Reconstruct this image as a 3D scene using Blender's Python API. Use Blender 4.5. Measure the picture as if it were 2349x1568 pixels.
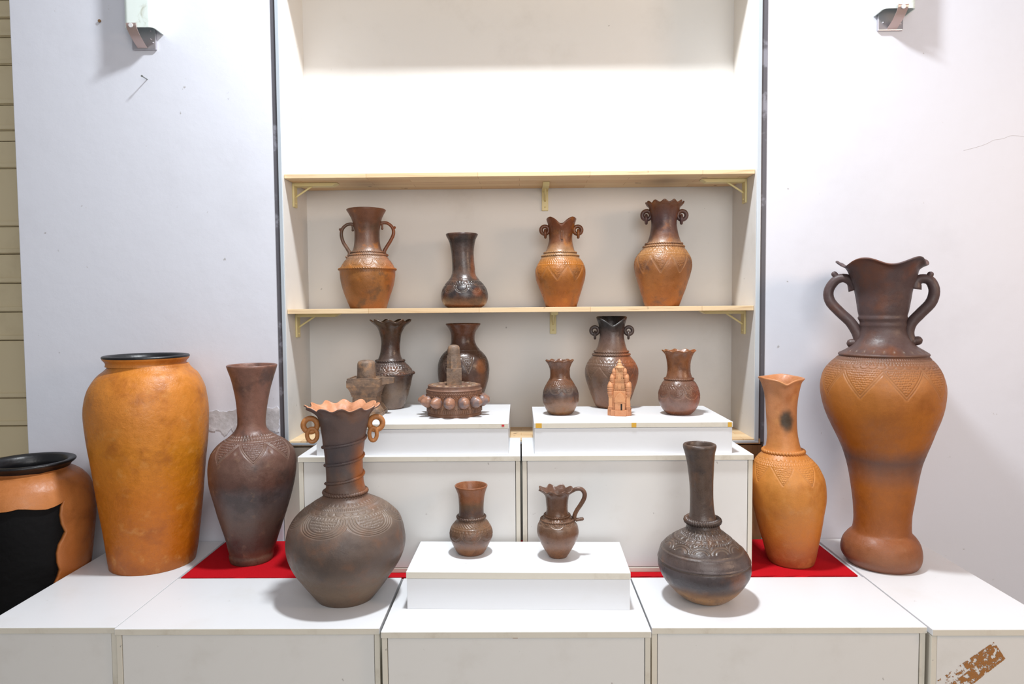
import bpy, bmesh, math, random
import numpy as np
from mathutils import Vector, Matrix

# ------------------------------------------------------------------ reset
for o in list(bpy.data.objects): bpy.data.objects.remove(o, do_unlink=True)
S = bpy.context.scene
COL = S.collection
random.seed(7); RNG = np.random.default_rng(7)

# ------------------------------------------------------------------ camera
F, CX, CY, H = 1600., 1174.5, 784., 1.14          # focal length in pixels of a 2349 x 1568 frame, eye height
PSI, TH, RO = math.radians(.7), math.atan(.05), .008
fw = Vector((-math.sin(PSI)*math.cos(TH), math.cos(PSI)*math.cos(TH), -math.sin(TH)))
r0 = Vector((math.cos(PSI), math.sin(PSI), 0)); u0 = r0.cross(fw)
RT = r0*math.cos(RO)-u0*math.sin(RO); UP = u0*math.cos(RO)+r0*math.sin(RO)
cam = bpy.data.cameras.new('camera'); camo = bpy.data.objects.new('camera', cam); COL.objects.link(camo)
cam.sensor_width = 36; cam.lens = 36*F/2349; cam.clip_start = .02
camo.matrix_world = Matrix(((RT.x, UP.x, -fw.x, 0), (RT.y, UP.y, -fw.y, 0), (RT.z, UP.z, -fw.z, H), (0, 0, 0, 1)))
S.camera = camo
def ray(x, y): return fw+RT*((x-CX)/F)-UP*((y-CY)/F)
def onz(x, y, z):
    d = ray(x, y); t = (z-H)/d.z; return Vector((d.x*t, d.y*t, z))
def ony(x, y, Y):
    d = ray(x, y); t = Y/d.y; return Vector((d.x*t, Y, H+d.z*t))

# ------------------------------------------------------------------ world, lamps, exposure
w = bpy.data.worlds.new('world'); S.world = w; w.use_nodes = True
w.node_tree.nodes['Background'].inputs[0].default_value = (.95, .97, 1, 1)
w.node_tree.nodes['Background'].inputs[1].default_value = .3
def area(name, loc, target, size, power, colr):
    l = bpy.data.lights.new(name, 'AREA'); l.size = size; l.energy = power; l.color = colr; l.shape = 'DISK'
    o = bpy.data.objects.new(name, l); COL.objects.link(o); o.location = loc
    o.rotation_euler = (Vector(target)-Vector(loc)).to_track_quat('-Z', 'Y').to_euler(); return o
area('ceiling_downlight', (0., 1.5, 2.95), (.05, 1.75, .5), .2, 64, (.93, .97, 1))
area('room_lamp_warm', (2.2, .6, 1.7), (.5, 2.1, .9), .6, 15, (1, .68, .46))
area('front_fill', (.5, -1.3, 1.9), (.1, 2.1, 1.0), 2.0, 48, (1, .975, .95))  # unseen fill light, added to brighten the fronts and the wall under the shelf
S.view_settings.view_transform = 'Standard'; S.view_settings.look = 'None'
S.view_settings.exposure = 0.0; S.view_settings.gamma = 1; S.view_settings.use_curve_mapping = False

# ------------------------------------------------------------------ helpers
def lin(c):
    if isinstance(c, str): c = [int(c[i:i+2], 16) for i in (0, 2, 4)]
    return tuple((v/255/12.92 if v/255 <= .04045 else ((v/255+.055)/1.055)**2.4) for v in c)
def tag(o, label=None, cat=None, group=None, kind=None):
    if label: o['label'] = label
    if cat: o['category'] = cat
    if group: o['group'] = group
    if kind: o['kind'] = kind
    return o
def empty(name, loc, rz=0):
    o = bpy.data.objects.new(name, None); COL.objects.link(o); o.location = loc; o.rotation_euler = (0, 0, rz)
    o.empty_display_size = .05; return o
def link(name, me, mat, parent=None, smooth=False):
    o = bpy.data.objects.new(name, me); COL.objects.link(o)
    if mat: me.materials.append(mat)
    if smooth: me.polygons.foreach_set('use_smooth', [True]*len(me.polygons))
    if parent: o.parent = parent
    return o
def np_mesh(name, V, Fq, ngons=()):
    me = bpy.data.meshes.new(name)
    nq = len(Fq); loops = np.concatenate([np.asarray(Fq, dtype=np.int32).ravel()]+[np.asarray(g, dtype=np.int32) for g in ngons])
    tot = np.concatenate([np.full(nq, 4, dtype=np.int32), np.array([len(g) for g in ngons], dtype=np.int32)])
    st = np.concatenate([[0], np.cumsum(tot)[:-1]]).astype(np.int32)
    me.vertices.add(len(V)); me.vertices.foreach_set('co', np.asarray(V, dtype=np.float32).ravel())
    me.loops.add(len(loops)); me.loops.foreach_set('vertex_index', loops)
    me.polygons.add(len(tot)); me.polygons.foreach_set('loop_start', st); me.polygons.foreach_set('loop_total', tot)
    me.update(calc_edges=True); me.validate(); return me
def grid_faces(n, m, wrap=True):
    i = np.arange(n-1)[:, None]; j = np.arange(m if wrap else m-1)[None, :]; k = (j+1) % m
    return np.stack([i*m+j, i*m+k, (i+1)*m+k, (i+1)*m+j], -1).reshape(-1, 4)
def bm_box(bm, x0, x1, y0, y1, z0, z1, bev=0.):
    r = bmesh.ops.create_cube(bm, size=1)
    for v in r['verts']:
        v.co = Vector(((x0+x1)/2+v.co.x*(x1-x0), (y0+y1)/2+v.co.y*(y1-y0), (z0+z1)/2+v.co.z*(z1-z0)))
    if bev:
        es = list({e for v in r['verts'] for e in v.link_edges})
        bmesh.ops.bevel(bm, geom=es, offset=bev, segments=2, affect='EDGES', profile=.6)
def bm_done(name, bm, mat, parent=None, smooth=False):
    bmesh.ops.recalc_face_normals(bm, faces=bm.faces[:])
    me = bpy.data.meshes.new(name); bm.to_mesh(me); bm.free(); return link(name, me, mat, parent, smooth)
def box(name, x0, x1, y0, y1, z0, z1, mat, parent=None, bev=.001, origin=None):
    bm = bmesh.new(); bm_box(bm, x0, x1, y0, y1, z0, z1, bev)
    if origin is not None: bmesh.ops.translate(bm, verts=bm.verts, vec=-Vector(origin))
    return bm_done(name, bm, mat, parent)
def catmull(P, n, closed=False):
    P = np.asarray(P, float); k = len(P); out = []
    t = np.linspace(0, k if closed else k-1, n, endpoint=not closed)
    for u in t:
        i = min(int(u), k-1 if closed else k-2); f = u-i
        g = (lambda j: P[j % k]) if closed else (lambda j: P[min(max(j, 0), k-1)] if 0 <= j < k else (2*P[0]-P[1] if j < 0 else 2*P[-1]-P[-2]))
        a, b, c, d = g(i-1), g(i), g(i+1), g(i+2)
        out.append(.5*((2*b)+(c-a)*f+(2*a-5*b+4*c-d)*f*f+(3*b-a-3*c+d)*f**3))
    return np.array(out)
def tube_mesh(name, pts, rad, n=40, seg=12, closed=False, mod=None, flat=1., up=None):
    C = catmull(pts, n, closed); R = np.interp(np.linspace(0, 1, n), np.linspace(0, 1, len(rad)), rad) if not np.isscalar(rad) else np.full(n, rad)
    T = np.roll(C, -1, 0)-np.roll(C, 1, 0) if closed else np.gradient(C, axis=0)
    T /= np.linalg.norm(T, axis=1)[:, None]
    if up is None: up = np.array([0, 1, 0.]) if abs(T[:, 1]).max() < .9 else np.array([0, 0, 1.])
    V = []; ph = np.arange(seg)*2*np.pi/seg
    for i in range(n):
        a = np.cross(T[i], up); a /= np.linalg.norm(a); b = np.cross(T[i], a)
        rr = R[i]*(mod(i/n, ph) if mod else 1)
        V.append(C[i]+(np.cos(ph)*rr)[:, None]*a+(np.sin(ph)*rr*flat)[:, None]*b)
    V = np.concatenate(V); Fq = grid_faces(n, seg)
    if closed:
        j = np.arange(seg); k = (j+1) % seg; Fq = np.concatenate([Fq, np.stack([(n-1)*seg+j, (n-1)*seg+k, k, j], -1)]); ng = []
    else: ng = [np.arange(seg)[::-1], (n-1)*seg+np.arange(seg)]
    return np_mesh(name, V, Fq, ng)
def torus_mesh(name, c, R, r, axis='Y', n=36, seg=12, sx=1, sz=1):
    a = np.arange(n)*2*np.pi/n
    if axis == 'Y': P = np.stack([c[0]+np.cos(a)*R*sx, np.full(n, c[1]), c[2]+np.sin(a)*R*sz], 1)
    else: P = np.stack([np.full(n, c[0]), c[1]+np.cos(a)*R*sx, c[2]+np.sin(a)*R*sz], 1)
    return tube_mesh(name, P, r, n, seg, True, up=np.array([0, 1, 0.] if axis == 'Y' else [1., 0, 0]))

# ------------------------------------------------------------------ materials
def new_mat(name):
    m = bpy.data.materials.new(name); m.use_nodes = True; nt = m.node_tree
    return m, nt, nt.nodes['Principled BSDF']
class NB:
    def __init__(s, nt): s.nt = nt
    def n(s, t, **kw):
        o = s.nt.nodes.new(t)
        for k, v in kw.items(): setattr(o, k, v)
        return o
    def l(s, a, b): s.nt.links.new(a, b)
    def val(s, x, sock):
        if hasattr(x, 'is_output'): s.l(x, sock)
        else: sock.default_value = x
    def math(s, op, a, b=0., c=None, clamp=False):
        o = s.n('ShaderNodeMath', operation=op, use_clamp=clamp); s.val(a, o.inputs[0]); s.val(b, o.inputs[1])
        if c is not None: s.val(c, o.inputs[2])
        return o.outputs[0]
    def noise(s, vec, scale, detail=3., rough=.5, dist=0.):
        o = s.n('ShaderNodeTexNoise'); s.l(vec, o.inputs['Vector']); o.inputs['Scale'].default_value = scale
        o.inputs['Detail'].default_value = detail; o.inputs['Roughness'].default_value = rough; o.inputs['Distortion'].default_value = dist
        return o.outputs['Fac']
    def rng(s, v, a, b, c=0., d=1.):
        o = s.n('ShaderNodeMapRange', interpolation_type='SMOOTHSTEP'); s.val(v, o.inputs[0])
        for i, q in enumerate((a, b, c, d)): o.inputs[1+i].default_value = q
        return o.outputs[0]
    def mix(s, f, a, b, mode='MIX'):
        o = s.n('ShaderNodeMix', data_type='RGBA', blend_type=mode); s.val(f, o.inputs['Factor'])
        for q, k in ((a, 6), (b, 7)):
            if hasattr(q, 'is_output'): s.l(q, o.inputs[k])
            else: o.inputs[k].default_value = (*q[:3], 1)
        return o.outputs[2]
    def ramp(s, v, stops):
        o = s.n('ShaderNodeValToRGB'); s.l(v, o.inputs[0]); e = o.color_ramp.elements
        stops = sorted(stops)
        while len(e) < len(stops): e.new(.5)
        for q, (p, c) in zip(e, stops): q.position = p; q.color = (*c, 1)
        return o.outputs[0]
    def bump(s, h, strength, dist, prev=None):
        o = s.n('ShaderNodeBump'); o.inputs['Strength'].default_value = strength; o.inputs['Distance'].default_value = dist
        s.l(h, o.inputs['Height'])
        if prev is not None: s.l(prev, o.inputs['Normal'])
        return o.outputs[0]
GAIN = .85
def clay(name, h, stops, blot=None, side=None, spots=(), rough=.5, speck=.34, warp=.2, seed=0., bump=.25, gain=1., spec=.5, sat=1.02, pale=.17, palec='b09a84'):
    m, nt, p = new_mat(name); b = NB(nt)
    def g(c):
        c = lin(c); y = .3*c[0]+.55*c[1]+.15*c[2]; return tuple(min(.95, max(.004, y+(v-y)*sat)*GAIN*gain) for v in c)
    tc = b.n('ShaderNodeTexCoord'); mp = b.n('ShaderNodeMapping'); mp.inputs['Location'].default_value = (seed, seed*1.7, seed*.6)
    b.l(tc.outputs['Object'], mp.inputs[0]); vec = mp.outputs[0]
    sp = b.n('ShaderNodeSeparateXYZ'); b.l(tc.outputs['Object'], sp.inputs[0])
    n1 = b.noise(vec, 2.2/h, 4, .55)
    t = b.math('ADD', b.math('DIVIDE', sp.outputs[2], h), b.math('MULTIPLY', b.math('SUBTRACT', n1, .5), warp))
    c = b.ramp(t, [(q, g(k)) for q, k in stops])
    if side:
        colr, x0, x1, amt = side
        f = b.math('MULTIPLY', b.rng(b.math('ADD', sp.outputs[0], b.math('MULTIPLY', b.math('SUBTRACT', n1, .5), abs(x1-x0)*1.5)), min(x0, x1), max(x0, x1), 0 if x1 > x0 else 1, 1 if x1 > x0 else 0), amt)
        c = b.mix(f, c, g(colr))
    if blot:
        for k, (colr, amt, sc, lo, hi) in enumerate(blot):
            mp2 = b.n('ShaderNodeMapping'); mp2.inputs['Location'].default_value = (k*3.1+seed, 1.3*k, 2*k); b.l(vec, mp2.inputs[0])
            f = b.math('MULTIPLY', b.rng(b.noise(mp2.outputs[0], sc/h, 4, .6), lo, hi), amt)
            c = b.mix(f, c, g(colr))
    for (pos, rad, colr, amt, st) in spots:      # soft colour spots: firing smoke, stains, and warm reflections painted in
        mp3 = b.n('ShaderNodeMapping', vector_type='POINT'); mp3.inputs['Location'].default_value = tuple(-pos[i]/rad/st[i] for i in range(3))
        mp3.inputs['Scale'].default_value = tuple(1/rad/st[i] for i in range(3)); b.l(tc.outputs['Object'], mp3.inputs[0])
        ln = b.n('ShaderNodeVectorMath', operation='LENGTH'); b.l(mp3.outputs[0], ln.inputs[0])
        dd = b.math('ADD', ln.outputs['Value'], b.math('MULTIPLY', b.math('SUBTRACT', b.noise(vec, 6/h, 4, .6), .5), 1.1))
        c = b.mix(b.math('MULTIPLY', b.rng(dd, .45, 1.1, 1, 0), amt), c, g(colr))
    at = b.n('ShaderNodeAttribute', attribute_name='incised')       # cut lines show the paler clay under the burnished skin
    if pale: c = b.mix(b.math('MULTIPLY', at.outputs['Fac'], pale), c, g(palec))
    fine = b.noise(vec, 420, 3, .7); mid = b.noise(vec, 60, 4, .6)
    k = b.math('ADD', b.math('MULTIPLY', b.math('SUBTRACT', fine, .5), speck*2.2), b.math('MULTIPLY', b.math('SUBTRACT', mid, .5), speck*1.6))
    k = b.math('ADD', k, 1.)
    vm = b.n('ShaderNodeVectorMath', operation='SCALE'); b.l(c, vm.inputs[0]); b.l(k, vm.inputs['Scale'])
    b.l(vm.outputs[0], p.inputs['Base Color'])
    b.l(b.rng(mid, .3, .75, rough-.1, rough+.12), p.inputs['Roughness'])
    p.inputs['Specular IOR Level'].default_value = spec
    n = b.bump(mid, bump, .004); n = b.bump(fine, bump*.8, .0012, n); b.l(n, p.inputs['Normal'])
    return m
def paint(name, colr, dirt=(.55, .52, .47), amt=.12, rough=.5, bump=.1, scale=7., lo=.5, hi=.8, streak=None):
    m, nt, p = new_mat(name); b = NB(nt); tc = b.n('ShaderNodeTexCoord'); v = tc.outputs['Object']
    f = b.math('MULTIPLY', b.rng(b.noise(v, scale, 6, .65), lo, hi), amt)
    c = b.mix(f, lin(colr), dirt)
    sm = b.math('MULTIPLY', b.rng(b.noise(v, scale*9, 3, .6), .72, .78), amt*2.2)
    c = b.mix(sm, c, (.3, .28, .26))
    b.l(c, p.inputs['Base Color']); p.inputs['Roughness'].default_value = rough
    n = b.bump(b.noise(v, 14, 5, .55), bump, .01); n = b.bump(b.noise(v, 260, 2), bump*.6, .001, n); b.l(n, p.inputs['Normal'])
    return m
def wood(name, c1, c2, dark, along='X', rough=.55, gain=1.):
    m, nt, p = new_mat(name); b = NB(nt); tc = b.n('ShaderNodeTexCoord')
    mp = b.n('ShaderNodeMapping'); b.l(tc.outputs['Object'], mp.inputs[0])
    mp.inputs['Scale'].default_value = (3, 60, 60) if along == 'X' else (60, 60, 3)
    g = b.noise(mp.outputs[0], 1.6, 5, .6, 1.2)
    br = b.n('ShaderNodeTexBrick'); br.offset = .37; br.inputs['Scale'].default_value = 1.; br.inputs['Mortar Size'].default_value = .0006
    mb = b.n('ShaderNodeMapping'); b.l(tc.outputs['Object'], mb.inputs[0])
    if along != 'X': mb.inputs['Rotation'].default_value = (0, math.pi/2, 0)
    b.l(mb.outputs[0], br.inputs['Vector']); br.inputs['Brick Width'].default_value = .34; br.inputs['Row Height'].default_value = .045
    br.inputs['Color1'].default_value = (*lin(c1), 1); br.inputs['Color2'].default_value = (*lin(c2), 1); br.inputs['Mortar'].default_value = (*lin(dark), 1)
    c = b.mix(b.math('MULTIPLY', b.rng(g, .5, .72), .55), br.outputs[0], lin(dark))
    kn = b.math('MULTIPLY', b.rng(b.noise(tc.outputs['Object'], 22, 2), .7, .76), .7)
    c = b.mix(kn, c, lin('5a3a20'))
    b.l(c, p.inputs['Base Color']); p.inputs['Roughness'].default_value = rough
    b.l(b.bump(g, .15, .002), p.inputs['Normal']); return m
def plain(name, colr, rough=.5, metal=0., bump=0., bs=200, spec=.5):
    m, nt, p = new_mat(name); b = NB(nt); tc = b.n('ShaderNodeTexCoord')
    nz = b.noise(tc.outputs['Object'], 30, 4); c = lin(colr)
    b.l(b.mix(b.math('MULTIPLY', nz, .25), c, tuple(v*.75 for v in c)), p.inputs['Base Color'])
    p.inputs['Roughness'].default_value = rough; p.inputs['Metallic'].default_value = metal; p.inputs['Specular IOR Level'].default_value = spec
    if bump: b.l(b.bump(b.noise(tc.outputs['Object'], bs, 3), bump, .003), p.inputs['Normal'])
    return m
M_WALL = paint('wall_paint', (214, 217, 227), dirt=lin((194, 196, 204)), amt=.3, rough=.6, bump=.1, scale=3.)
M_NICHE = paint('niche_board', (222, 220, 217), dirt=lin((190, 185, 178)), amt=.35, rough=.5, bump=.05, scale=4)
M_LAM = paint('white_laminate', (222, 224, 227), dirt=lin((200, 192, 178)), amt=.2, rough=.35, bump=.02, scale=5)
M_EDGE = paint('laminate_edge', (214, 209, 196), dirt=lin((150, 130, 100)), amt=.4, rough=.45, bump=.04, scale=9, lo=.52, hi=.75)
M_FRONT = paint('cabinet_front', (220, 219, 216), dirt=lin((176, 168, 154)), amt=.25, rough=.45, bump=.03, scale=6)
M_DARK = plain('dark_gap', '0a0a0a', .8)
M_STRIP = paint('grey_strip', (88, 86, 92), dirt=lin((150, 150, 160)), amt=.6, rough=.4, scale=6, lo=.55, hi=.62)
M_ALU = plain('aluminium_trim', 'c3cdd6', .35, .3)
M_PINE = wood('pine_board', 'e2c9a2', 'd4b287', 'b48c5e')
M_BROWNWOOD = wood('brown_plank', 'a5845f', '8d6a47', '5c4028', along='Z')
M_BRACKET = plain('khaki_metal', 'e0d29a', .4, .0)
M_SHUT = paint('shutter_beige', (214, 200, 166), dirt=lin((170, 152, 118)), amt=.35, rough=.55, bump=.05, scale=5)
M_RED = plain('red_felt', 'c01420', .95, 0, .6, 700, .1)
M_FLOOR = paint('floor_tile', (150, 145, 138), amt=.3, rough=.4)
M_TAPE = plain('yellow_tape', 'd8a83c', .4)
M_GLUE = plain('brown_glue', 'a06c38', .8, 0, .4, 300)
M_GLASS, _nt, _p = new_mat('frosted_glass'); _b = NB(_nt); _tc = _b.n('ShaderNodeTexCoord')
_b.l(_b.mix(_b.rng(_b.noise(_tc.outputs['Object'], 18, 5, .6, 1.), .55, .75), lin('dfeae6'), lin('b4b6a6')), _p.inputs['Base Color'])
_p.inputs['Roughness'].default_value = .18; _p.inputs['Subsurface Weight'].default_value = .25; _p.inputs['Subsurface Radius'].default_value = (.02, .02, .02); _p.inputs['Subsurface Scale'].default_value = .3
M_CHROME = plain('worn_chrome', 'c9c6cc', .28, .75)
M_COPPER = plain('coppery_arm', 'cbb5b0', .3, .55)
M_BLACK = plain('black_glaze', '121215', .38, 0, .25, 60)
M_BLACKROUGH = plain('black_rough_clay', '08080a', .75, 0, .8, 45, .2)
M_PLASTER = paint('bare_plaster', (182, 181, 184), dirt=lin((220, 220, 226)), amt=.9, rough=.8, bump=.4, scale=16, lo=.42, hi=.66)

# ------------------------------------------------------------------ setting
ZT = .42                                   # display table height
YW, YN = 2.13, 2.36                        # wall face, niche back
NX0, NX1 = -.716, .712; NZ0, NZ1 = .732, 2.19
def struct(name, o=None, **k):
    o.name = name; o['kind'] = 'structure'; return o
struct('floor', box('floor', -4, 4, -3, 3.2, -.05, 0, M_FLOOR, bev=0))
struct('ceiling', box('ceiling', -4, 4, -3, 3.2, 3.2, 3.25, M_WALL, bev=0))
wl = struct('wall_left', box('wall_left', -1.532, -.7428, YW, YW+.14, 0, 3.2, M_WALL, bev=.002))
wr = struct('wall_right', box('wall_right', .7428, 4, YW, YW+.14, 0, 3.2, M_WALL, bev=.002))
struct('wall_upper', box('wall_upper', -.742, .742, YW, YW+.14, NZ1+.02, 3.2, M_WALL, bev=0))
struct('wall_far', box('wall_far', -4, 4, 2.6, 2.7, 0, 3.2, M_WALL, bev=0))
# peeling plaster and fixings on the left wall
def blob(name, pts, Y, depth, mat, parent, n=90, jit=.002):
    P = catmull([(p.x, p.z, 0) for p in pts], n, True)[:, :2]; P += RNG.normal(0, jit, P.shape)
    bm = bmesh.new(); vs = [bm.verts.new((x, Y, z)) for x, z in P]; f = bm.faces.new(vs)
    r = bmesh.ops.extrude_face_region(bm, geom=[f]); bmesh.ops.translate(bm, verts=[v for v in r['geom'] if isinstance(v, bmesh.types.BMVert)], vec=(0, -depth, 0))
    bmesh.ops.triangulate(bm, faces=[q for q in bm.faces if len(q.verts) > 4]); return bm_done(name, bm, mat, parent)
blob('bare_plaster_patch', [ony(x, y, YW) for x, y in ((478, 944), (520, 943), (555, 936), (590, 940), (637, 934), (640, 960), (638, 990), (620, 985), (600, 975), (560, 965), (540, 990), (532, 982), (515, 998), (505, 985), (480, 985))], YW, .0015, M_PLASTER, wl)
for (x, y, r_, l_) in ((338, 182, .003, .03), (230, 49, .0045, .004)):
    c = ony(x, y, YW); bm = bmesh.new()
    bmesh.ops.create_cone(bm, segments=12, radius1=r_*.5, radius2=r_*.5, depth=l_, cap_ends=True, matrix=Matrix.Translation(c+Vector((0, -l_/2, 0))) @ Matrix.Rotation(math.pi/2, 4, 'X'))
    bmesh.ops.create_cone(bm, segments=12, radius1=r_, radius2=r_, depth=.003, cap_ends=True, matrix=Matrix.Translation(c+Vector((0, -l_, 0))) @ Matrix.Rotation(math.pi/2, 4, 'X'))
    bm_done('nail' if l_ > .01 else 'wall_plug', bm, plain('nail_steel', '7b7f7c' if l_ > .01 else '8a6a4a', .5, .3), wl)
for i, (pts) in enumerate((((2349, 313), (2320, 311), (2300, 318), (2280, 321), (2262, 330), (2238, 338), (2210, 345)),)):
    me = tube_mesh('hairline_crack', [tuple(ony(x, y, YW)) for x, y in pts], .00035, 30, 6); link('hairline_crack', me, plain('crack_grey', 'a9a5a8', .8), wr)
# rolling shutter in the opening beyond the left wall, slat by slat
ys = [-160, -80, 0, 43, 86, 150, 241, 300, 324, 387, 520, 583, 650, 716, 781, 913, 977, 1060, 1140, 1230, 1330]
sh = empty('window_1', (-2.2, 2.47, 0)); sh['kind'] = 'structure'
for a, b_ in zip(ys[:-1], ys[1:]):
    za, zb = ony(20, a, 2.44).z, ony(20, b_, 2.44).z
    bm = bmesh.new(); bm_box(bm, -1.6, .75, -.03, 0, zb+.0014, za-.0004, .003)
    if za-zb > .06: bm_box(bm, -1.6, .75, -.038, -.02, zb+.004, zb+.019, .003)
    bm_done('slat', bm, M_SHUT, sh)
# niche shell
box('x', NX0-.012, NX0, YW-.004, YN, NZ0, NZ1, M_NICHE, bev=0)
struct('wall_niche_left', bpy.data.objects['x'])
struct('wall_niche_right', box('y', NX1, NX1+.012, YW-.004, YN, NZ0, NZ1, M_NICHE, bev=0))
struct('wall_niche_back', box('z', NX0-.012, NX1+.012, YN, YN+.012, NZ0-.02, NZ1, M_NICHE, bev=0))
struct('wall_niche_top', box('q', NX0-.012, NX1+.012, YW-.004, YN, NZ1, NZ1+.02, M_NICHE, bev=0))
struct('trim_1', box('t1', -.728, -.717, YW-.008, YW-.0045, NZ0-.004, NZ1, M_ALU))
struct('trim_2', box('t2', .713, .725, YW-.008, YW-.0045, NZ0-.004, NZ1, M_ALU))
struct('trim_3', box('t3', -.728, .725, YW-.008, YW-.0045, NZ0-.012, NZ0-.0045, M_ALU))
struct('trim_4', box('t4', -.7425, -.7285, YW-.002, YW+.02, NZ0-.01, NZ1+.02, M_STRIP, bev=0))
struct('trim_5', box('t5', .7255, .7425, YW-.002, YW+.02, NZ0-.01, NZ1+.02, M_STRIP, bev=0))
struct('trim_6', box('t6', NX0-.012, NX1+.02, YW-.003, YN, NZ0-.016, NZ0, M_PINE))       # wooden bottom board of the niche
lowp = struct('wall_under_niche', box('lp', -.742, .742, YW+.03, YW+.05, 0, NZ0-.02, M_DARK, bev=0))
x = -.742; k = 0
while x < .742:                            # upright planks below the niche
    wd = .099; box('plank', x+.001, min(x+wd, .742), YW+.008+.002*(k % 2), YW+.03, 0, NZ0-.022, M_BROWNWOOD if x > .3 else M_EDGE, lowp); x += wd; k += 1

# shelves on brackets
def shelf(z1, thick, label):
    o = box('wooden_shelf', NX0+.001, NX1-.001, YW+.006, YN-.001, z1-thick, z1, M_PINE, origin=(0, YW, z1-thick)); o.location = (0, YW, z1-thick)
    return tag(o, label, 'shelf', 'pine shelves in the niche')
ZS1, ZS2 = 1.549, 1.139
shelf(ZS1, .013, 'empty upper pine shelf board across the wall niche')
shelf(ZS2, .015, 'lower pine shelf board carrying four brown vases')
def bracket(kind, z1, pos, label):
    if kind == 'side':
        s = 1 if pos < 0 else -1; X = NX0 if s > 0 else NX1; yc = (YW+YN)/2-.02
        r = empty('shelf_bracket', (X+s*.0005, yc, z1-.075), 0 if s > 0 else math.pi)
        L = .142
    else:
        r = empty('shelf_bracket', (pos, YN-.0005, z1-.075), -math.pi/2); L = .13
    hw = .016 if kind == 'side' else .0105
    bm = bmesh.new(); bm_box(bm, 0, .006, -hw, hw, 0, .0745, .001)
    for zz in (.012, .032): bmesh.ops.create_uvsphere(bm, u_segments=8, v_segments=6, radius=.0028, matrix=Matrix.Translation((.006, 0, zz)))
    bm_done('upright_arm', bm, M_BRACKET, r)
    bm = bmesh.new(); bm_box(bm, .006, L, -hw, hw, .0645, .0745, .001)
    for v in bm.verts:
        if v.co.x > L-.003: v.co.x -= .014 if v.co.z < .07 else 0
    bm_done('shelf_arm', bm, M_BRACKET, r)
    link('brace', tube_mesh('brace', [(.006, 0, .032), (.03, 0, .048), (.058, 0, .066)], .003, 8, 8), M_BRACKET, r)
    tag(r, label, 'bracket', 'khaki shelf brackets')
for nm, z1 in (('upper', ZS1-.013), ('lower', ZS2-.015)):
    bracket('side', z1, -1, f'khaki metal bracket at the {nm} pine shelf end nearest the shutter')
    bracket('back', z1, ony(1250 if nm == 'upper' else 1267, 440, YN).x, f'khaki metal bracket under the middle of the {nm} pine shelf')
    bracket('side', z1, 1, f'khaki metal bracket at the {nm} pine shelf end nearest the tall two-handled vase')

# ------------------------------------------------------------------ white display units
YF, YM = 1.534, 1.828
def unit(x0, x1, y0, y1, z0, z1, label, cat='cabinet', group='low white base cabinets', top=.0145, side=.013, rail=True, bottom=False, name='display_cabinet', reveal=True):
    r = empty(name, ((x0+x1)/2, y0, z0)); o = ((x0+x1)/2, y0, z0); c = -Vector(o)
    def bx(n, a, b_, c_, d, e, f, m, bev=.0012): return box(n, a, b_, c_, d, e, f, m, r, bev, o)
    bx('top_panel', x0, x1, y0, y1, z1-top, z1, M_LAM); 
    bx('edge_band', x0+.0012, x1-.0012, y0-.0006, y0+.001, z1-top+.0005, z1-.0012, M_EDGE, 0)
    bx('side_panel', x0+.001, x0+side, y0+.004, y1-.002, z0, z1-top-.0008, M_EDGE)
    bx('side_panel', x1-side, x1-.001, y0+.004, y1-.002, z0, z1-top-.0008, M_EDGE)
    bx('front_panel', x0+side+.0012, x1-side-.0012, y0+.0055, y0+.018, z0+(.014 if bottom else 0), z1-top-.001, M_FRONT)
    if bottom: bx('bottom_rail', x0+side+.0008, x1-side-.0008, y0+.004, y0+.02, z0, z0+.0125, M_EDGE)
    bx('back_panel', x0+side+.001, x1-side-.001, y1-.014, y1-.002, z0, z1-top-.001, M_FRONT, 0)
    return tag(r, label, cat, group)
unit(-1.24, -.9265, YF+.008, YW-.004, 0, ZT, 'narrow white cabinet under the largest smooth orange jar')
unit(-.9245, -.3225, YF, YM, 0, ZT, 'wide white cabinet carrying the round vase with spiral rope neck')
u3 = unit(-.316, .2855, YF-.018, YM-.004, 0, ZT, 'wide white cabinet carrying the low white box')
unit(.2895, .903, YF, YM-.004, 0, ZT, 'wide white cabinet carrying the dark long-necked bottle vase')
u5 = unit(.9075, 1.2, YF-.012, YW-.004, 0, ZT, 'narrow white cabinet with brown glue scar under the tall two-handled vase')
box('rear_platform', -.9245, .9055, YM+.002, YW-.004, 0, ZT-.0045, M_LAM, origin=(0, YM, 0)).location = (0, YM, 0)
tag(bpy.data.objects['rear_platform'], 'white platform hidden beneath the red felt cloth', 'platform')
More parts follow.
